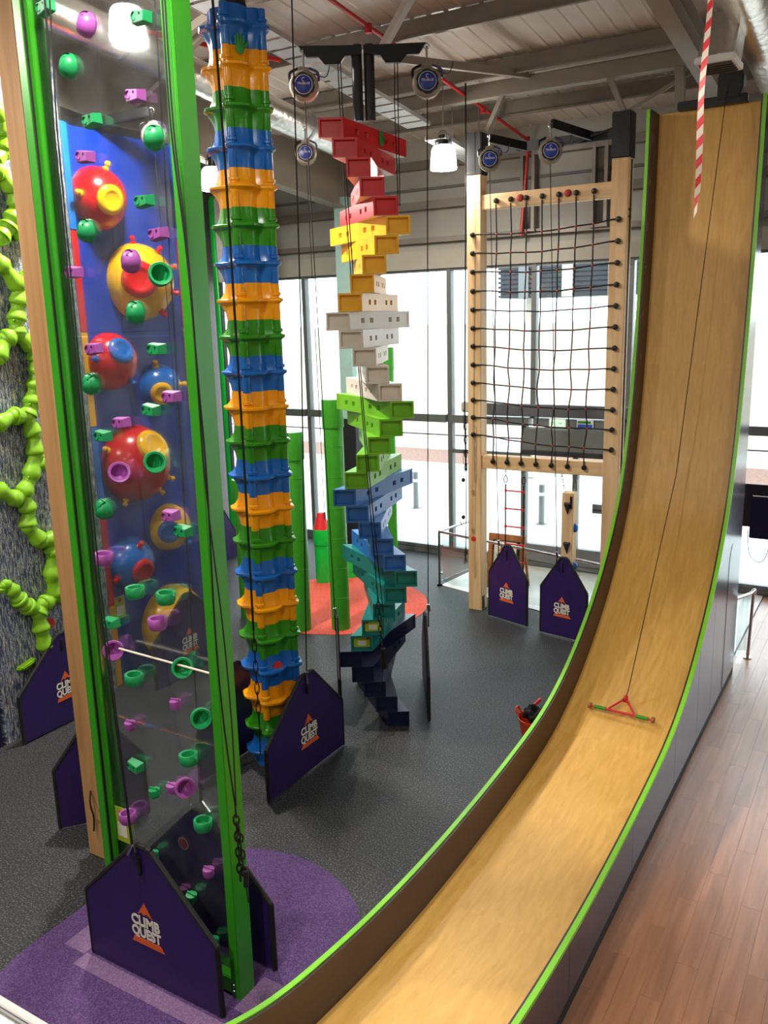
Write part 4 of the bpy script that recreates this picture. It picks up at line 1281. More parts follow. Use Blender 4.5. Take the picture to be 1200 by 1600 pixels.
for k in range(22):
    z = 7.548 - 0.362 * k
    if z < -0.1:
        break
    m = order[k % 3]
    o = link('shell_module', SH[m], st)
    o.location = (0, 0, max(z, 0.0))
    for q in range(3):
        if k == 20:
            break
        t = link('corner_tube', TUBE[m], o)
        a = q * pi / 2
        t.location = (0.278 * cos(a), 0.278 * sin(a), 0.09)
MB().lathe([(0.0, 8.02), (0.12, 8.02), (0.13, 7.98), (0.15, 7.9), (0.0, 7.9)], 18).build('top_cap', 'black', st, world=False)
MB().lathe([(0.09, 9.0), (0.09, 8.0)], 18).build('mast', 'black', st, world=False)
hand = MB()
hand.sphere((0, 0, 0), 0.06, 14, 8, (0.2, 0.8, 1.0))
for q in range(4):
    hand.tube([(0, -0.038 + q * 0.025, 0.03), (0, -0.042 + q * 0.028, 0.1 + (0.018 if q in (1, 2) else 0))], [0.012, 0.009], 8)
hand.tube([(0, 0.045, 0.0), (0, 0.08, 0.05)], [0.013, 0.01], 8)
sthand = hand.mesh('hand_target', 'stick_green')
o = link('hand_target', sthand, st)
o.location = Vector((0.262 * cos(0.5), 0.262 * sin(0.5), 7.52))
o.rotation_euler = (0, 0, 0.5)
MB().lathe([(0, 0.004), (0.055, 0.004), (0.055, -0.02)], 20, (0.235 * cos(0.62), 0.235 * sin(0.62), 1.26), (cos(0.62), sin(0.62), 0)).build('sticker', 'stick_red', st, world=False)

# tethers in front of the shell tower
tc_ = thing('tether_cord', 'thick black cord with chain hanging along the shell tower', 'cord', (-5.802, 6.720, 0.149))
MB().tube([(-5.673, 6.600, 7.992), (-5.647, 6.600, 6.421), (-5.664, 6.620, 3.752), (-5.709, 6.650, 1.784)], 0.012, 8).build('cord', 'rope', tc_)
chain_links(MB(), (-5.718, 6.660, 1.779), (-5.755, 6.700, 0.676), 9, 0.024, 0.006).build('chain', 'black', tc_)
MB().tube([(-5.755, 6.700, 0.676), (-5.783, 6.720, 0.272)], 0.007, 6).build('cord_tail', 'rope', tc_)
wb = thing('belay_webbing', 'thin black webbing down to the gate before the shell tower', 'webbing', (-5.360, 7.067, 1.142))
MB().tube([(-5.223, 7.200, 8.071), (-5.260, 7.150, 4.997), (-5.360, 7.084, 1.196)], 0.007, 8).build('webbing', 'rope', wb)
MB().tube([(-5.345, 7.065, 1.222), (-5.345, 7.066, 1.085)], 0.018, 10).build('clip', 'steel', wb)
MB().tube([(-5.345, 7.066, 1.085), (-5.345, 7.070, 0.977)], 0.01, 8).build('tail', 'rope', wb)

# ================================================================ box tower
bt = thing('box_tower', 'twisting tower of stacked coloured boxes, red at top to navy at floor', 'climbing tower', (BA.x, BA.y, 0), math.atan2(RA.y, RA.x))
cols = ['box_red', 'box_yellow', 'box_white', 'box_lime', 'box_blue', 'box_teal', 'box_navy']
HW, HD, BH = 0.135, 0.66, 0.203
def box_mesh(sx, mat):
    """Slanted hollow box: near end centre at (-sx.. ) facing -y, far end mirrored; recessed ends, finger holes in the flanks."""
    g = 0.003
    nl, nr = Vector((sx - HW, -HD, 0)), Vector((sx + HW, -HD, 0))
    fl_, fr_ = Vector((-sx - HW, HD, 0)), Vector((-sx + HW, HD, 0))
    U = Vector((0, 0, BH - g))
    b = MB()
    us, vv = [0, 0.08, 0.92, 1], [0, 0.11, 0.89, 1]
    b.grid(nl, nr, nr + U, nl + U, us, vv, {(1, 1)}, (0, 0.055, 0))
    b.grid(fr_, fl_, fl_ + U, fr_ + U, us, vv, {(1, 1)}, (0, -0.055, 0))
    us = [0, 0.17, 0.225, 0.31, 0.365, 0.62, 0.675, 0.76, 0.815, 1]
    vv = [0, 0.36, 0.64, 1]
    hs = {(1, 1), (3, 1), (5, 1), (7, 1)}
    b.grid(nr, fr_, fr_ + U, nr + U, us, vv, hs, (-0.1, 0, 0))
    b.grid(fl_, nl, nl + U, fl_ + U, us, vv, hs, (0.1, 0, 0))
    b.add([nl, nr, fr_, fl_], [(3, 2, 1, 0)])
    b.add([nl + U, nr + U, fr_ + U, fl_ + U], [(0, 1, 2, 3)])
    return b.mesh('tower_box', mat, smooth=False)
zig = [-0.355, -0.213, -0.071, 0.071, 0.213, 0.345, 0.213, 0.071, -0.071, -0.213]
top = 35 * BH
boxes = []
for k in range(35):
    sx = zig[k % 10]
    o = link('tower_box', box_mesh(sx, cols[k // 5]), bt)
    o.location = (0, 0, top - (k + 1) * BH)
    MB().add([(sx - HW + 0.004, -HD + 0.004, -0.0025), (sx + HW - 0.004, -HD + 0.004, -0.0025), (-sx + HW - 0.004, HD - 0.004, -0.0025), (-sx - HW + 0.004, HD - 0.004, -0.0025), (sx - HW + 0.004, -HD + 0.004, 0), (sx + HW - 0.004, -HD + 0.004, 0), (-sx + HW - 0.004, HD - 0.004, 0), (-sx - HW + 0.004, HD - 0.004, 0)],
             [(3, 2, 1, 0), (4, 5, 6, 7), (0, 1, 5, 4), (1, 2, 6, 5), (2, 3, 7, 6), (3, 0, 4, 7)]).build('base_plate', 'white', o, world=False, smooth=False)
    boxes.append((o, sx))
for x in (-0.07, 0.07):
    MB().lathe([(0, 8.0), (0.06, 8.0), (0.06, 7.2), (0, 7.2)], 16, (x, 0.05, 0)).build('mast', 'black', bt, world=False)
# head plates with the pulley bracket
for s in (-1, 1):
    pl = [(s * 0.02, 7.98), (s * 0.72, 7.99), (s * 0.63, 7.87), (s * 0.5, 7.87), (s * 0.43, 7.79), (s * 0.26, 7.79), (s * 0.2, 7.87), (s * 0.02, 7.89)]
    MB().prism_xz(pl if s < 0 else pl[::-1], -0.03, 0.03).build('head_plate', 'black', bt, world=False, bevel=0.004)
for k in (28, 29):
    o, sx = boxes[k]
    l = MB().box(sx - 0.1, sx + 0.1, -HD + 0.048, -HD + 0.0545, 0.035, 0.168).build('rules_label', 'stick_lime', o, world=False)
    MB().box(sx - 0.05, sx + 0.05, -HD + 0.046, -HD + 0.048, 0.055, 0.12).build('label_text', 'logo_white', o, world=False)
    MB().lathe([(0, 0.002), (0.018, 0.002), (0.018, 0)], 12, (sx + (-0.075 if k == 28 else 0.075), -HD + 0.0475, 0.145), (0, -1, 0)).build('label_badge', 'stick_red', o, world=False)
o, sx = boxes[0]
ht = link('hand_target', sthand, o)
ht.location = (0.186, 0.08, 0.08)
ht.rotation_euler = (0, 0, -0.493)

def bloc(lat, dep_, z):
    q = BA + RA * lat + VA * dep_
    return (q.x, q.y, z)

# cords beside the box tower
tc_ = thing('tether_cord', 'black looped cord with chain tail hanging before the box tower', 'cord', bloc(0.03, -0.75, 0.6))
for s in (0, 1):
    MB().tube(curve_pts([bloc(-0.28 + 0.03 * s, -0.05, 7.82), bloc(-0.24 + 0.03 * s, -0.3, 6.3), bloc(-0.1 + 0.02 * s, -0.66, 3.6), bloc(0.0 + 0.06 * s, -0.76, 1.75 - 0.2 * s)], 6), 0.006, 8).build('cord', 'rope', tc_)
chain_links(MB(), bloc(0.0, -0.76, 1.75), bloc(0.05, -0.8, 0.85), 12, 0.022, 0.006).build('chain', 'black', tc_)
MB().tube([bloc(0.05, -0.8, 1.1), bloc(0.05, -0.8, 0.85)], [0.03, 0.045], 9).build('knot', 'rope', tc_)
MB().tube([bloc(0.05, -0.8, 0.9), bloc(0.0, -0.8, 0.55)], 0.005, 6).build('cord_tail', 'rope', tc_)
tc_ = thing('tether_cord', 'black cord loop hanging behind the red boxes', 'cord', bloc(0.36, 0.2, 6.4))
for s in (0, 1):
    MB().tube([bloc(0.36 + 0.03 * s, 0.0, 7.82), bloc(0.35 + 0.04 * s, 0.1, 7.4), bloc(0.37 + 0.02 * s, 0.3, 6.3)], 0.006, 8).build('cord', 'rope', tc_)

# ================================================================ auto belays
def belay(label, loc, rz, line_to=None, scale=1.0, hang=0.2, tail=True, line_r=0.006):
    b = thing('auto_belay', label, 'auto belay', loc, rz, 'auto belays')
    R = 0.165 * scale
    MB().lathe([(0, 0.075), (R * 0.55, 0.075), (R * 0.9, 0.06), (R, 0.035), (R, -0.01), (R * 0.97, -0.015), (R * 0.97, -0.03), (R, -0.035), (R, -0.06), (R * 0.85, -0.085), (0, -0.085)], 36, (0, 0, 0), (0, -1, 0)).build('body', 'grey_cast', b, world=False, angle=30)
    rg = MB()
    prof = []
    for k in range(36):
        rr = R * (0.78 if (k // 2) % 3 else 0.72)
        prof.append((rr * cos(2 * pi * k / 36), rr * sin(2 * pi * k / 36)))
    MB().prism_xz(prof, -0.09, -0.06).build('cover_ring', 'black', b, world=False)
    lb_ = MB().lathe([(0, 0.094), (R * 0.58, 0.094), (R * 0.6, 0.092), (R * 0.6, 0.085)], 32, (0, 0, 0), (0, -1, 0)).build('badge', 'blue_label', b, world=False)
    pts = [(R * 0.6 * cos(2 * pi * k / 32), -0.094, R * 0.6 * sin(2 * pi * k / 32)) for k in range(32)]
    MB().tube(pts, 0.003, 6, closed=True).build('badge_rim', 'white', lb_, world=False)
    text_part('badge_word', 'TRUBLUE', 0.034 * scale, 'white', lb_, Matrix.Translation((0, -0.0955, 0.0)), 0.0006, R * 0.85)
    pts = [(0.016 * cos(t), -0.0955, R * 0.32 + 0.018 * sin(t)) for t in [0.6 + 4.6 * k / 12 for k in range(13)]]
    MB().tube(pts, 0.0035, 6).build('badge_swirl', 'white', lb_, world=False)
    MB().tube(curve_pts([(-R * 0.95, 0, R * 0.3), (-R * 0.95, 0, R * 0.85), (-R * 0.35, 0, R * 1.14)], 6), 0.016 * scale, 8).build('handle', 'black', b, world=False)
    MB().tube(curve_pts([(R * 0.35, 0, R * 1.14), (R * 0.95, 0, R * 0.85), (R * 1.0, 0, R * 0.3)], 6), 0.014 * scale, 8).build('handle', 'purple_wall', b, world=False)
    MB().box(-R * 0.38, R * 0.38, -0.03, 0.03, R * 0.8, R * 1.2).build('lug', 'grey_cast', b, world=False, bevel=0.012)
    MB().tube([(0, 0, R * 1.1), (0, 0, R * 1.1 + hang)], 0.012, 8).build('hanger', 'steel', b, world=False)
    MB().tube([(0.03 * cos(t), 0, R * 1.1 + hang + 0.03 * sin(t)) for t in [2 * pi * k / 12 for k in range(12)]], 0.008, 6, closed=True).build('shackle', 'steel', b, world=False)
    MB().tube(curve_pts([(0, 0, R), (R * 0.8, 0.02, R * 0.75), (R * 1.5, 0.02, R * 0.6), (R * 1.8, 0.02, R * 1.3)] if tail else [(0, 0, R), (0.05, 0.02, R * 1.3)], 5), 0.006, 6).build('safety_wire', 'black', b, world=False)
    if line_to is not None:
        m = Matrix.Translation(loc) @ Matrix.Rotation(rz, 4, 'Z')
        q = m.inverted() @ Vector(line_to)
        MB().tube([(0, 0, -R * 0.95), q], line_r, 8).build('webbing', 'rope', b, world=False)
        MB().tube([q, q + Vector((0.01, 0, -0.09))], 0.02, 10).build('clip', 'steel', b, world=False)
        MB().tube([q + Vector((0, 0, -0.08)), q + Vector((0, 0, -0.3))], 0.009, 8).build('tail', 'rope', b, world=False)
    return b
rzb = math.atan2(RA.y, RA.x)
belay('round auto belay on the left arm of the box tower', bloc(-0.67, -0.02, 7.57), rzb, bloc(-0.56, -0.2, 1.42))
belay('round auto belay on the right arm of the box tower', bloc(0.72, -0.02, 7.57), rzb, bloc(0.63, -0.15, 1.42))
belay('small round auto belay farther back below the left arm of the box tower', (-8.218, 11.506, 7.490), rzb, (-9.287, 13.094, 1.400), 1.0, 0.18, False)
belay('auto belay on the left net post arm', (-5.566, 12.450, 7.231), radians(24), (-5.45, 12.55, 1.4), 1.0, 0.16)
belay('auto belay on the right net post arm', (-4.550, 12.250, 7.203), radians(24), (-4.36, 12.28, 1.4), 1.0, 0.16)
belay('auto belay hanging from the arm over the ball wall', (-8.550, 8.636, 7.345), radians(48), (-8.52, 8.62, 1.35), 0.95, 0.14)

# ================================================================ net frame
nf = thing('net_frame', 'timber climbing frame with black rope net before the windows', 'climbing frame', (-4.9, 12.98, 0))
PLX, PRX = (-6.16, -5.92), (-3.87, -3.62)
FY = (12.9, 13.14)
for a, b in (PLX, PRX):
    MB().box(a, b, FY[0], FY[1], 0, 7.2).build('post', 'timber', nf, bevel=0.008)
    MB().box(a - 0.012, b + 0.012, FY[0] - 0.012, FY[1] + 0.012, 7.12, 7.74).build('post_cap', 'black', nf, bevel=0.012)
MB().box(PLX[1], PRX[0], FY[0] + 0.03, FY[1] - 0.03, 6.6, 6.82).build('cross_beam', 'timber_x', nf, bevel=0.006)
MB().box(PLX[1], PRX[0], FY[0] + 0.03, FY[1] - 0.03, 2.5, 2.72).build('cross_beam', 'timber_x', nf, bevel=0.006)
MB().box(PLX[1], PRX[0], 12.98, 13.08, 7.4, 7.53).build('head_rail', 'black', nf, bevel=0.006)
for pn, pf in (((-5.577, 12.450, 7.533), (-5.214, 13.000, 7.454)), ((-4.537, 12.250, 7.569), (-4.201, 13.000, 7.474))):
    MB().bar(pn, pf, 0.06, 0.12).build('belay_arm', 'black', nf, bevel=0.006)
MB().bar((-3.87, 13.0, 7.55), (-4.45, 12.9, 7.4), 0.03, 0.03).build('stay', 'black', nf)
MB().box(-3.617, -3.6, 13.0, 13.02, 0.8, 7.1).build('groove', 'bolt', nf)
for z in (6.32, 6.42):
    for y in (12.96, 13.06):
        MB().lathe([(0, 0.008), (0.018, 0.008), (0.02, 0)], 10, (-3.62, y, z), (1, 0, 0)).build('bolt_head', 'bolt', nf)
MB().box(-5.92, -5.905, 12.94, 13.02, 0.02, 0.26).build('foot_bracket', 'black', nf, bevel=0.006)
MB().lathe([(0, 0.004), (0.045, 0.004), (0.045, 0)], 16, (-6.06, 12.9, 1.27), (0, -1, 0)).build('sticker', 'stick_red', nf)
NYN = 12.9
knob_me = MB().lathe([(0.0, 0.065), (0.025, 0.06), (0.04, 0.04), (0.042, 0.02), (0.036, 0.0)], 14, (0, 0, 0), (0, -1, 0)).mesh('knob', 'black')
def knob(x, y, z):
    o = link('knob', knob_me, nf)
    o.location = (x - nf['_o'][0], y - nf['_o'][1], z)
LZ = [(-6.019, 12.900, 6.230)[2], (-6.020, 12.900, 5.949)[2], (-6.022, 12.900, 5.666)[2], (-6.023, 12.900, 5.369)[2], (-6.024, 12.900, 5.080)[2], (-6.025, 12.900, 4.789)[2], (-6.026, 12.900, 4.504)[2], (-6.027, 12.900, 4.207)[2], (-6.028, 12.900, 3.917)[2], (-6.029, 12.900, 3.635)[2], (-6.030, 12.900, 3.351)[2], (-6.031, 12.900, 3.064)[2]]
RZ = [(-3.797, 12.900, 6.289)[2], (-3.787, 12.900, 5.987)[2], (-3.777, 12.900, 5.683)[2], (-3.786, 12.900, 5.376)[2], (-3.785, 12.900, 5.074)[2], (-3.795, 12.900, 4.770)[2], (-3.804, 12.900, 4.462)[2], (-3.804, 12.900, 4.160)[2], (-3.814, 12.900, 3.854)[2], (-3.814, 12.900, 3.546)[2], (-3.815, 12.900, 3.244)[2], (-3.815, 12.900, 2.938)[2]]
TX = [(-5.662, 12.930, 6.624)[0], (-5.418, 12.930, 6.632)[0], (-5.167, 12.930, 6.638)[0], (-4.912, 12.930, 6.652)[0], (-4.652, 12.930, 6.657)[0], (-4.387, 12.930, 6.669)[0], (-4.118, 12.930, 6.671)[0]]
BX = [(-5.710, 12.930, 2.660)[0], (-5.460, 12.930, 2.643)[0], (-5.214, 12.930, 2.627)[0], (-4.961, 12.930, 2.622)[0], (-4.702, 12.930, 2.607)[0], (-4.437, 12.930, 2.594)[0], (-4.167, 12.930, 2.571)[0]]
wig = lambda i, j: 0.02 * sin(1.7 * i + 2.3 * j)
def netpt(i, j):
    """Crossing of upright i with row j."""
    f = (LZ[0] - LZ[j]) / (LZ[0] - LZ[-1])
    x = TX[i] * (1 - f) + BX[i] * f + (wig(i, j) if j > 6 else 0.25 * wig(i, j))
    u = (x - PLX[1]) / (PRX[0] - PLX[1])
    z = LZ[j] * (1 - u) + RZ[j] * u - 0.05 * sin(pi * u) - (0.3 * wig(j, i))
    return (x, 12.93, z)
for j in range(len(LZ)):
    knob(-6.05, NYN, LZ[j])
    knob(-3.74, NYN, RZ[j])
    pts = [(-6.03, NYN - 0.035, LZ[j]), (-5.93, NYN - 0.02, LZ[j])] + [netpt(i, j) for i in range(7)] + [(-3.86, NYN - 0.02, RZ[j]), (-3.76, NYN - 0.035, RZ[j])]
    MB().tube(curve_pts(pts, 3), 0.0115, 6).build('net_rope', 'rope', nf)
knot_me = MB().sphere((0, 0, 0), 0.019, 8, 6).mesh('net_knot', 'net_red')
for i in range(7):
    zt = (-5.662, 12.930, 6.624)[2] + 0.02
    knob(TX[i], FY[0] + 0.03, 6.71)
    knob(BX[i], FY[0] + 0.03, 2.63)
    pts = [(TX[i], NYN - 0.0, 6.66)] + [netpt(i, j) for j in range(len(LZ))] + [(BX[i], NYN - 0.0, 2.66)]
    MB().tube(curve_pts(pts, 3), 0.0115, 6).build('net_rope', 'rope', nf)
    for j in range(len(LZ)):
        o = link('net_knot', knot_me, nf)
        q = netpt(i, j)
        o.location = (q[0] - nf['_o'][0], q[1] - nf['_o'][1] - 0.004, q[2])
for x in ((TX[1] + TX[2]) / 2 + 0.02, (TX[4] + TX[5]) / 2):
    o = MB().lathe([(0.0, 0.05), (0.045, 0.04), (0.055, 0.0)], 14, (x, FY[0] + 0.03, 6.72), (0, -1, 0)).build('button', 'net_red', nf)

# rope ladder under the net
la = thing('rope_ladder', 'rope ladder with red rungs hanging below the net frame', 'ladder', (-5.36, 13.0, 0.3))
for x in (-5.52, -5.2):
    MB().tube([(x, 13.0, 2.25), (x, 13.0, 0.3)], 0.012, 8).build('rope', 'rope', la)
    MB().tube([(x + 0.03 * cos(t), 13.0, 2.33 + 0.06 * sin(t)) for t in [2 * pi * k / 14 for k in range(14)]], 0.008, 6, closed=True).build('carabiner', 'black', la)
    chain_links(MB(), (x, 13.0, 2.5), (x, 13.0, 2.38), 3, 0.012, 0.004).build('chain', 'steel', la)
for k in range(7):
    z = 2.14 - 0.305 * k
    rg = MB().cyl((-5.53, 13.0, z), (-5.19, 13.0, z), 0.013, n=10).build('rung', 'rung', la)
    for x in (-5.52, -5.2):
        MB().cyl((x, 13.0, z - 0.022), (x, 13.0, z + 0.022), 0.02, n=10).build('rung_end', 'rung', rg)

# hanging timber with holds
hb = thing('hanging_timber', 'square timber hung on chains with blue and dark holds', 'climbing pole', (-4.4, 13.02, 0.2))
HX0, HX1 = -4.52, -4.33
MB().box(HX0, HX1, 12.92, 13.12, 0.2, 2.2).build('shaft', 'timber', hb, bevel=0.008)
for s, xx in ((-1, HX0 + 0.02), (1, HX1 - 0.02)):
    chain_links(MB(), (xx + s * 0.06, 13.0, 2.5), (xx, 13.0, 2.2), 6, 0.014, 0.004).build('chain', 'steel', hb)
for z in (1.95, 1.3):
    MB().add([(HX0 + 0.04, 12.92, z + 0.1), (HX0 + 0.16, 12.92, z + 0.1), (HX0 + 0.1, 12.92, z - 0.12), (HX0 + 0.05, 12.86, z + 0.08), (HX0 + 0.15, 12.86, z + 0.08), (HX0 + 0.1, 12.88, z - 0.05)],
             [(0, 1, 2), (3, 5, 4), (0, 3, 4, 1), (1, 4, 5, 2), (2, 5, 3, 0)]).build('climbing_hold', 'hold_dark', hb, bevel=0.006)
for z in (1.62, 0.98):
    MB().sphere((HX1, 13.02, z), 0.075, 14, 9, (0.75, 0.9, 1.0)).build('climbing_hold', 'blue', hb)
MB().box(HX1 - 0.05, HX1 - 0.02, 12.905, 12.92, 1.95, 2.15).build('strap_plate', 'black', hb)
tc_ = thing('tether_cord', 'black cord bundle with karabiners hanging left of the net post', 'cord', (-6.3, 12.7, 1.2))
MB().tube([(-6.068, 12.700, 9.704), (-6.076, 12.700, 6.855), (-6.120, 12.700, 3.495), (-6.103, 12.700, 2.488)], 0.012, 8).build('cord', 'rope', tc_)
MB().tube([(-6.143, 12.700, 3.495), (-6.157, 12.700, 1.554)], 0.005, 6).build('cord', 'rope', tc_)
MB().tube([(-6.092, 12.700, 2.489), (-6.110, 12.700, 1.447), (-6.113, 12.700, 0.908)], 0.007, 6).build('cord', 'rope', tc_)
chain_links(MB(), (-6.100, 12.680, 3.394), (-6.094, 12.680, 2.492), 8, 0.022, 0.007).build('chain', 'black', tc_)
for py in ((728, 715), (724, 750), (724, 805)):
    pass
MB().sphere((-6.142, 12.680, 2.327), 0.035, 8, 6).build('knot', 'rope', tc_)
MB().sphere((-6.146, 12.680, 1.692), 0.035, 8, 6).build('knot', 'rope', tc_)
chain_links(MB(), (-6.102, 12.680, 1.174), (-6.116, 12.680, 0.891), 4, 0.02, 0.006).build('chain', 'black', tc_)
MB().tube([(-6.171, 12.680, 1.535), (-6.207, 12.680, 1.609), (-6.231, 12.680, 1.595)], 0.008, 6).build('clip', 'steel', tc_)

# ================================================================ green tubes on the orange mat
def tube_post(label, x, y, h, r, cap=True, m='tube_green', cone=False):
    t = thing('stepping_tube', label, 'tube', (x, y, 0), 0, 'green stepping tubes')
    hh = h - (0.32 if cone else 0.0)
    MB().lathe([(0, hh), (r * 0.98, hh), (r, hh - 0.01), (r, 0), (0, 0)], 28).build('tube', m, t, world=False)
    z = 0.55
    while z < hh - 0.5:
        MB().lathe([(r + 0.001, z), (r + 0.004, z + 0.006), (r + 0.001, z + 0.012)], 28).build('joint_ring', m, t, world=False)
        z += 0.5
    if cap:
        ch_ = 0.42 if h > 2 else 0.28
        MB().lathe([(0, hh + 0.02), (r * 1.06, hh + 0.02), (r * 1.1, hh), (r * 1.1, hh - ch_), (r * 1.0, hh - ch_)], 28).build('collar', 'tube_bright' if h < 2 else 'tube_green', t, world=False)
    if cone:
        MB().lathe([(0, hh + 0.34), (r * 0.45, hh + 0.34), (r * 0.5, hh + 0.32), (r * 1.05, hh + 0.02), (0, hh + 0.02)], 28).build('cone', 'cone_red', t, world=False)
    return t
tube_post('tall green tube right behind the shell tower', *(-8.194, 10.750, 0.000)[:2], 3.27, 0.17)
tube_post('tallest green tube left of the box tower', *(-7.636, 11.098, 0.000)[:2], 3.76, 0.155)
tube_post('short bright green tube with red cone top', *(-9.385, 13.109, 0.000)[:2], 1.36, 0.15, True, 'tube_bright', True)
tube_post('lowest green stub behind the box tower', *(-9.095, 13.628, 0.000)[:2], 0.42, 0.16, True, 'tube_bright')
tube_post('green tube mostly hidden behind the shell tower', -9.35, 10.9, 2.4, 0.2)
tube_post('slim tall green tube by the window right of the box tower', -8.85, 14.9, 4.4, 0.1)

# ================================================================ balustrade, boards, signs
rl = thing('balustrade', 'steel and glass balustrade by the entrance behind the net frame', 'balustrade', (-5, 13.6, 0))
def rail_run(pa, pb, n):
    pa, pb = Vector(pa), Vector(pb)
    MB().tube([pa + Vector((0, 0, 1.06)), pb + Vector((0, 0, 1.06))], 0.024, 12).build('handrail', 'steel', rl)
    for k in range(n + 1):
        q = pa.lerp(pb, k / n)
        MB().cyl(q, q + Vector((0, 0, 1.04)), 0.022, n=12).build('post', 'steel', rl)
        MB().cyl(q, q + Vector((0, 0, 0.015)), 0.055, n=14).build('post_foot', 'steel', rl)
        if k < n:
            q2 = pa.lerp(pb, (k + 1) / n)
            dd = (q2 - q).normalized() * 0.07
            MB().bar(q + dd + Vector((0, 0, 0.5)), q2 - dd + Vector((0, 0, 0.5)), 0.01, 0.82).build('glass_panel', 'rail_glass', rl)
            for f, z in ((0.0, 0.25), (0.0, 0.8), (1.0, 0.25), (1.0, 0.8)):
                p3 = (q if f == 0 else q2) + (dd * 0.7 if f == 0 else -dd * 0.7) + Vector((0, 0, z))
                MB().cyl(p3 - dd * 0.7, p3 + dd * 0.7, 0.012, n=8).build('clamp', 'steel', rl)
rail_run((-7.22, 13.85, 0), (-2.95, 12.78, 0), 3)
rail_run((-7.22, 13.85, 0), (-7.0, 15.3, 0), 1)
struct(MB().prism([(-7.2, 13.87), (-2.95, 12.8), (-1.8, 12.8), (-1.8, 15.8), (-7.0, 15.8)], 0.0, 0.012).build('floor_entrance', 'entrance'))

NBX = (-6.030, 14.150, 0.882)[0]
ab = thing('notice_board', 'oak framed notice board with an orange peak poster', 'notice board', (NBX, 14.15, 0))
lean = Matrix.Translation((NBX, 14.15, 0)) @ Matrix.Rotation(radians(-8), 4, 'X')
for a in ((-0.36, 0.36, 0.92, 1.04), (-0.36, 0.36, 0.1, 0.2), (-0.36, -0.27, 0.2, 0.92), (0.27, 0.36, 0.2, 0.92)):
    MB().box(a[0], a[1], -0.03, 0.03, a[2], a[3]).xform(lean).build('frame', 'oak', ab, bevel=0.006)
MB().box(-0.27, 0.27, -0.01, 0.02, 0.2, 0.92).xform(lean).build('board', 'hold_dark', ab)
MB().box(-0.24, 0.2, -0.016, -0.012, 0.24, 0.9).xform(lean).build('poster', 'poster', ab)
MB().prism_xz([(-0.15, 0.72), (0.07, 0.72), (-0.04, 0.88)][::1], -0.02, -0.017).xform(lean).build('peak_print', 'logo_orange', ab, smooth=False)
for z in (0.62, 0.55, 0.45, 0.38):
    MB().box(-0.18, 0.12, -0.019, -0.0165, z, z + 0.03).xform(lean).build('print_line', 'hold_dark', ab)
for x in (-0.32, 0.32):
    MB().bar((NBX + x, 14.14, 0.0), (NBX + x, 14.15, 0.15), 0.05, 0.05).build('leg', 'oak', ab)
    MB().bar((NBX + x, 14.55, 0.0), (NBX + x, 14.3, 0.95), 0.04, 0.04).build('leg', 'oak', ab)
cb = thing('chalkboard', 'black chalkboard on oak stand half hidden by the slide edge', 'chalkboard', (-3.72, 13.75, 0))
MB().box(-3.95, -3.45, 13.7, 13.74, 0.08, 1.0).build('board', 'chalk', cb, bevel=0.005)
for x in (-3.98, -3.45):
    MB().box(x, x + 0.05, 13.68, 13.76, 0, 1.05).build('leg', 'oak', cb, bevel=0.005)
MB().box(-3.98, -3.4, 13.68, 13.76, 1.0, 1.05).build('frame_top', 'oak', cb)

for (xa, za, w_, m, lab) in ((-5.6, 2.86, 0.34, 'exit_green', 'green emergency exit sign on the transom left of the other sign'), (-5.06, 2.86, 0.32, 'sign_blue', 'blue and white notice on the transom right of the green sign')):
    s_ = thing('wall_sign', lab, 'sign', (xa, 15.68, za))
    MB().box(xa - w_ / 2, xa + w_ / 2, 15.675, 15.7, za, za + 0.17).build('plate', 'white', s_, bevel=0.004)
    MB().box(xa - w_ / 2 + 0.02, xa + w_ / 2 - 0.02, 15.668, 15.674, za + 0.02, za + (0.15 if m == 'exit_green' else 0.08)).build('print', m, s_)
    if m == 'exit_green':
        MB().box(xa - 0.1, xa - 0.07, 15.664, 15.668, za + 0.05, za + 0.12).build('figure', 'white', s_)
        MB().prism_xz([(xa + 0.02, za + 0.07), (xa + 0.06, za + 0.07), (xa + 0.06, za + 0.05), (xa + 0.1, za + 0.085), (xa + 0.06, za + 0.12), (xa + 0.06, za + 0.1), (xa + 0.02, za + 0.1)], 15.664, 15.668).build('arrow', 'white', s_)
    else:
        MB().box(xa - w_ / 2 + 0.02, xa + w_ / 2 - 0.05, 15.668, 15.674, za + 0.1, za + 0.14).build('print', 'stick_green', s_)
dh = thing('door_sign', 'small grey plate on the glass door beyond the hanging timber', 'sign', (-4.8, 15.8, 1.2))
MB().box(-4.92, -4.7, 15.8, 15.82, 1.22, 1.4).build('plate', 'frame', dh)
MB().box(-4.89, -4.73, 15.795, 15.8, 1.27, 1.3).build('print', 'hold_dark', dh)
fu = thing('wall_unit', 'long dark box unit along the transom behind the net', 'unit', (-5.6, 15.7, 3.03))
MB().box(-7.3, -4.0, 15.66, 15.82, 3.05, 3.28).build('case', 'brick_dark', fu, bevel=0.01)
MB().box(-7.6, -7.3, 15.6, 15.75, 3.1, 3.3).build('lamp_head', 'lintel', fu, bevel=0.02)
su = thing('wall_unit', 'deep grey heater box over the entrance doors', 'unit', (-5.2, 15.6, 2.4))
MB().box(-6.25, -4.35, 15.45, 15.8, 2.42, 2.84).build('case', 'frame', su, bevel=0.02)
MB().box(-6.25, -4.35, 15.44, 15.8, 2.34, 2.42).build('grille', 'hold_dark', su)

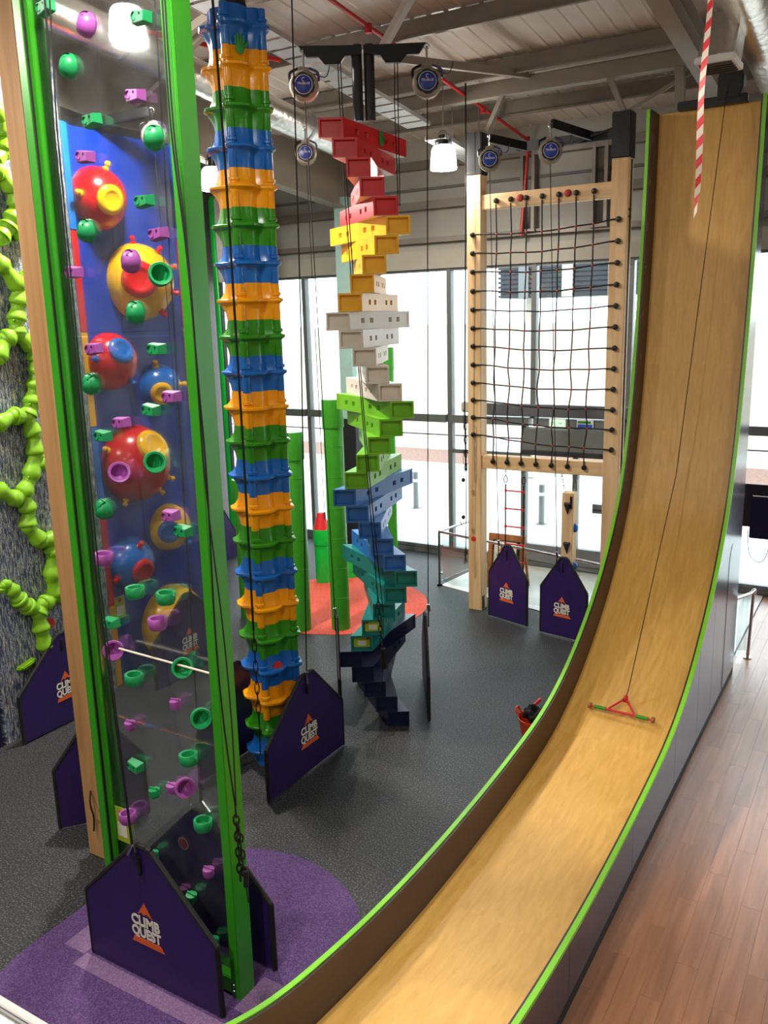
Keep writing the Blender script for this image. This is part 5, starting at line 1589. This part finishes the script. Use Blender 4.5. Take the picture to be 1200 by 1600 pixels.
# handrail beside the slide, wall screen
hr = thing('stair_handrail', 'steel handrail ending beside the purple slide side', 'handrail', (-1.55, 12.7, 0))
MB().tube(curve_pts([(-1.75, 12.15, 1.06), (-1.6, 12.5, 1.06), (-1.57, 12.75, 1.05), (-1.57, 12.8, 0.97)], 5), 0.024, 12).build('handrail', 'steel', hr)
MB().cyl((-1.6, 12.76, 0), (-1.58, 12.76, 1.04), 0.022, n=12).build('post', 'steel', hr)
MB().cyl((-1.6, 12.76, 0), (-1.6, 12.76, 0.015), 0.06, n=14).build('post_foot', 'steel', hr)
MB().box(-1.69, -1.62, 12.2, 12.7, 0.12, 0.95).build('glass_panel', 'rail_glass', hr)
tv = thing('wall_screen', 'black screen hung in the window right of the slide', 'screen', (-1.4, 14.5, 1.4))
MB().box(-2.05, -0.75, 14.5, 14.55, 1.55, 2.25).build('panel', 'black', tv, bevel=0.01)
MB().box(-1.92, -0.88, 14.44, 14.5, 1.38, 2.1).build('screen', 'screen', tv, bevel=0.01)
MB().box(-1.9, -0.9, 14.432, 14.44, 2.07, 2.085).build('white_edge', 'white', tv)  # thin white strip along the upper edge of the screen
MB().cyl((-1.4, 14.54, 2.2), (-1.4, 14.54, 7.9), 0.02, n=8).build('pole', 'black', tv)
MB().tube(curve_pts([(-1.95, 14.5, 1.5), (-1.9, 14.5, 1.1), (-1.75, 14.5, 0.98), (-1.65, 14.5, 1.1), (-1.6, 14.5, 1.4)], 6), 0.006, 6).build('cable', 'rope', tv)

# ================================================================ tub of harnesses
bx, by = -3.4, 8.95
tb = thing('flexible_tub', 'orange flexible tub full of black harnesses behind the slide edge', 'tub', (bx, by, 0))
MB().lathe([(0.0, 0.0), (0.15, 0.0), (0.21, 0.3), (0.215, 0.31), (0.205, 0.31), (0.145, 0.02), (0.0, 0.02)], 26).build('body', 'bucket', tb, world=False)
for s in (-1, 1):
    MB().tube(curve_pts([(s * 0.2, -0.05, 0.3), (s * 0.235, -0.04, 0.37), (s * 0.24, 0, 0.385), (s * 0.235, 0.04, 0.37), (s * 0.2, 0.05, 0.3)], 5), 0.015, 8).build('handle', 'bucket', tb, world=False)
for k in range(5):
    a = k * 1.3
    hn = MB()
    pts = [(0.1 * cos(a + t) * 0.8 + 0.05 * cos(a), 0.1 * sin(a + t) * 0.8 + 0.05 * sin(a), 0.26 + 0.035 * k + 0.05 * sin(2 * t)) for t in [2 * pi * q / 14 for q in range(14)]]
    hn.tube(pts, 0.032, 8, closed=True)
    single(hn.xform(Matrix.Translation((bx, by, 0))), 'harness', 'harness', 'black webbing harness piled in the orange tub', 'harness', 'harnesses in the tub')
single(MB().bar((bx - 0.03, by + 0.02, 0.45), (bx + 0.04, by + 0.06, 0.53), 0.06, 0.03), 'harness_loop', 'rung', 'red padded harness loop on top of the tub', 'harness', bevel=0.01)

# ================================================================ balcony the photographer stands on
struct(MB().box(-4, 3, -6, 0.42, 2.9, 3.1).build('floor_balcony', 'mezz'))
mr = thing('balcony_rail', 'polished steel balcony rail at the lower left corner', 'handrail', (-1, 0.5, 3.1))
ra, rb = Vector((-0.836, 0.482, 4.209)), Vector((-0.795, 0.504, 4.199))
dd = Vector((1, 0, 0))
MB().tube([ra - dd * 2.2 + Vector((0, 0, -0.03)), ra + dd * 3.2 + Vector((0, 0, -0.03))], 0.03, 16).build('rail', 'steel', mr)
MB().tube([ra - dd * 2.2 + Vector((0, 0.03, -0.012)), ra + dd * 3.2 + Vector((0, 0.03, -0.012))], 0.005, 10).build('edge_cap', 'white', mr)
for x in (-2.6, -1.3, 0.3, 1.6):
    MB().cyl((x, 0.38, 3.1), (x, 0.45, ra.z - 0.05), 0.02, n=10).build('post', 'steel', mr)

for o in bpy.data.objects:
    if '_o' in o:
        del o['_o']
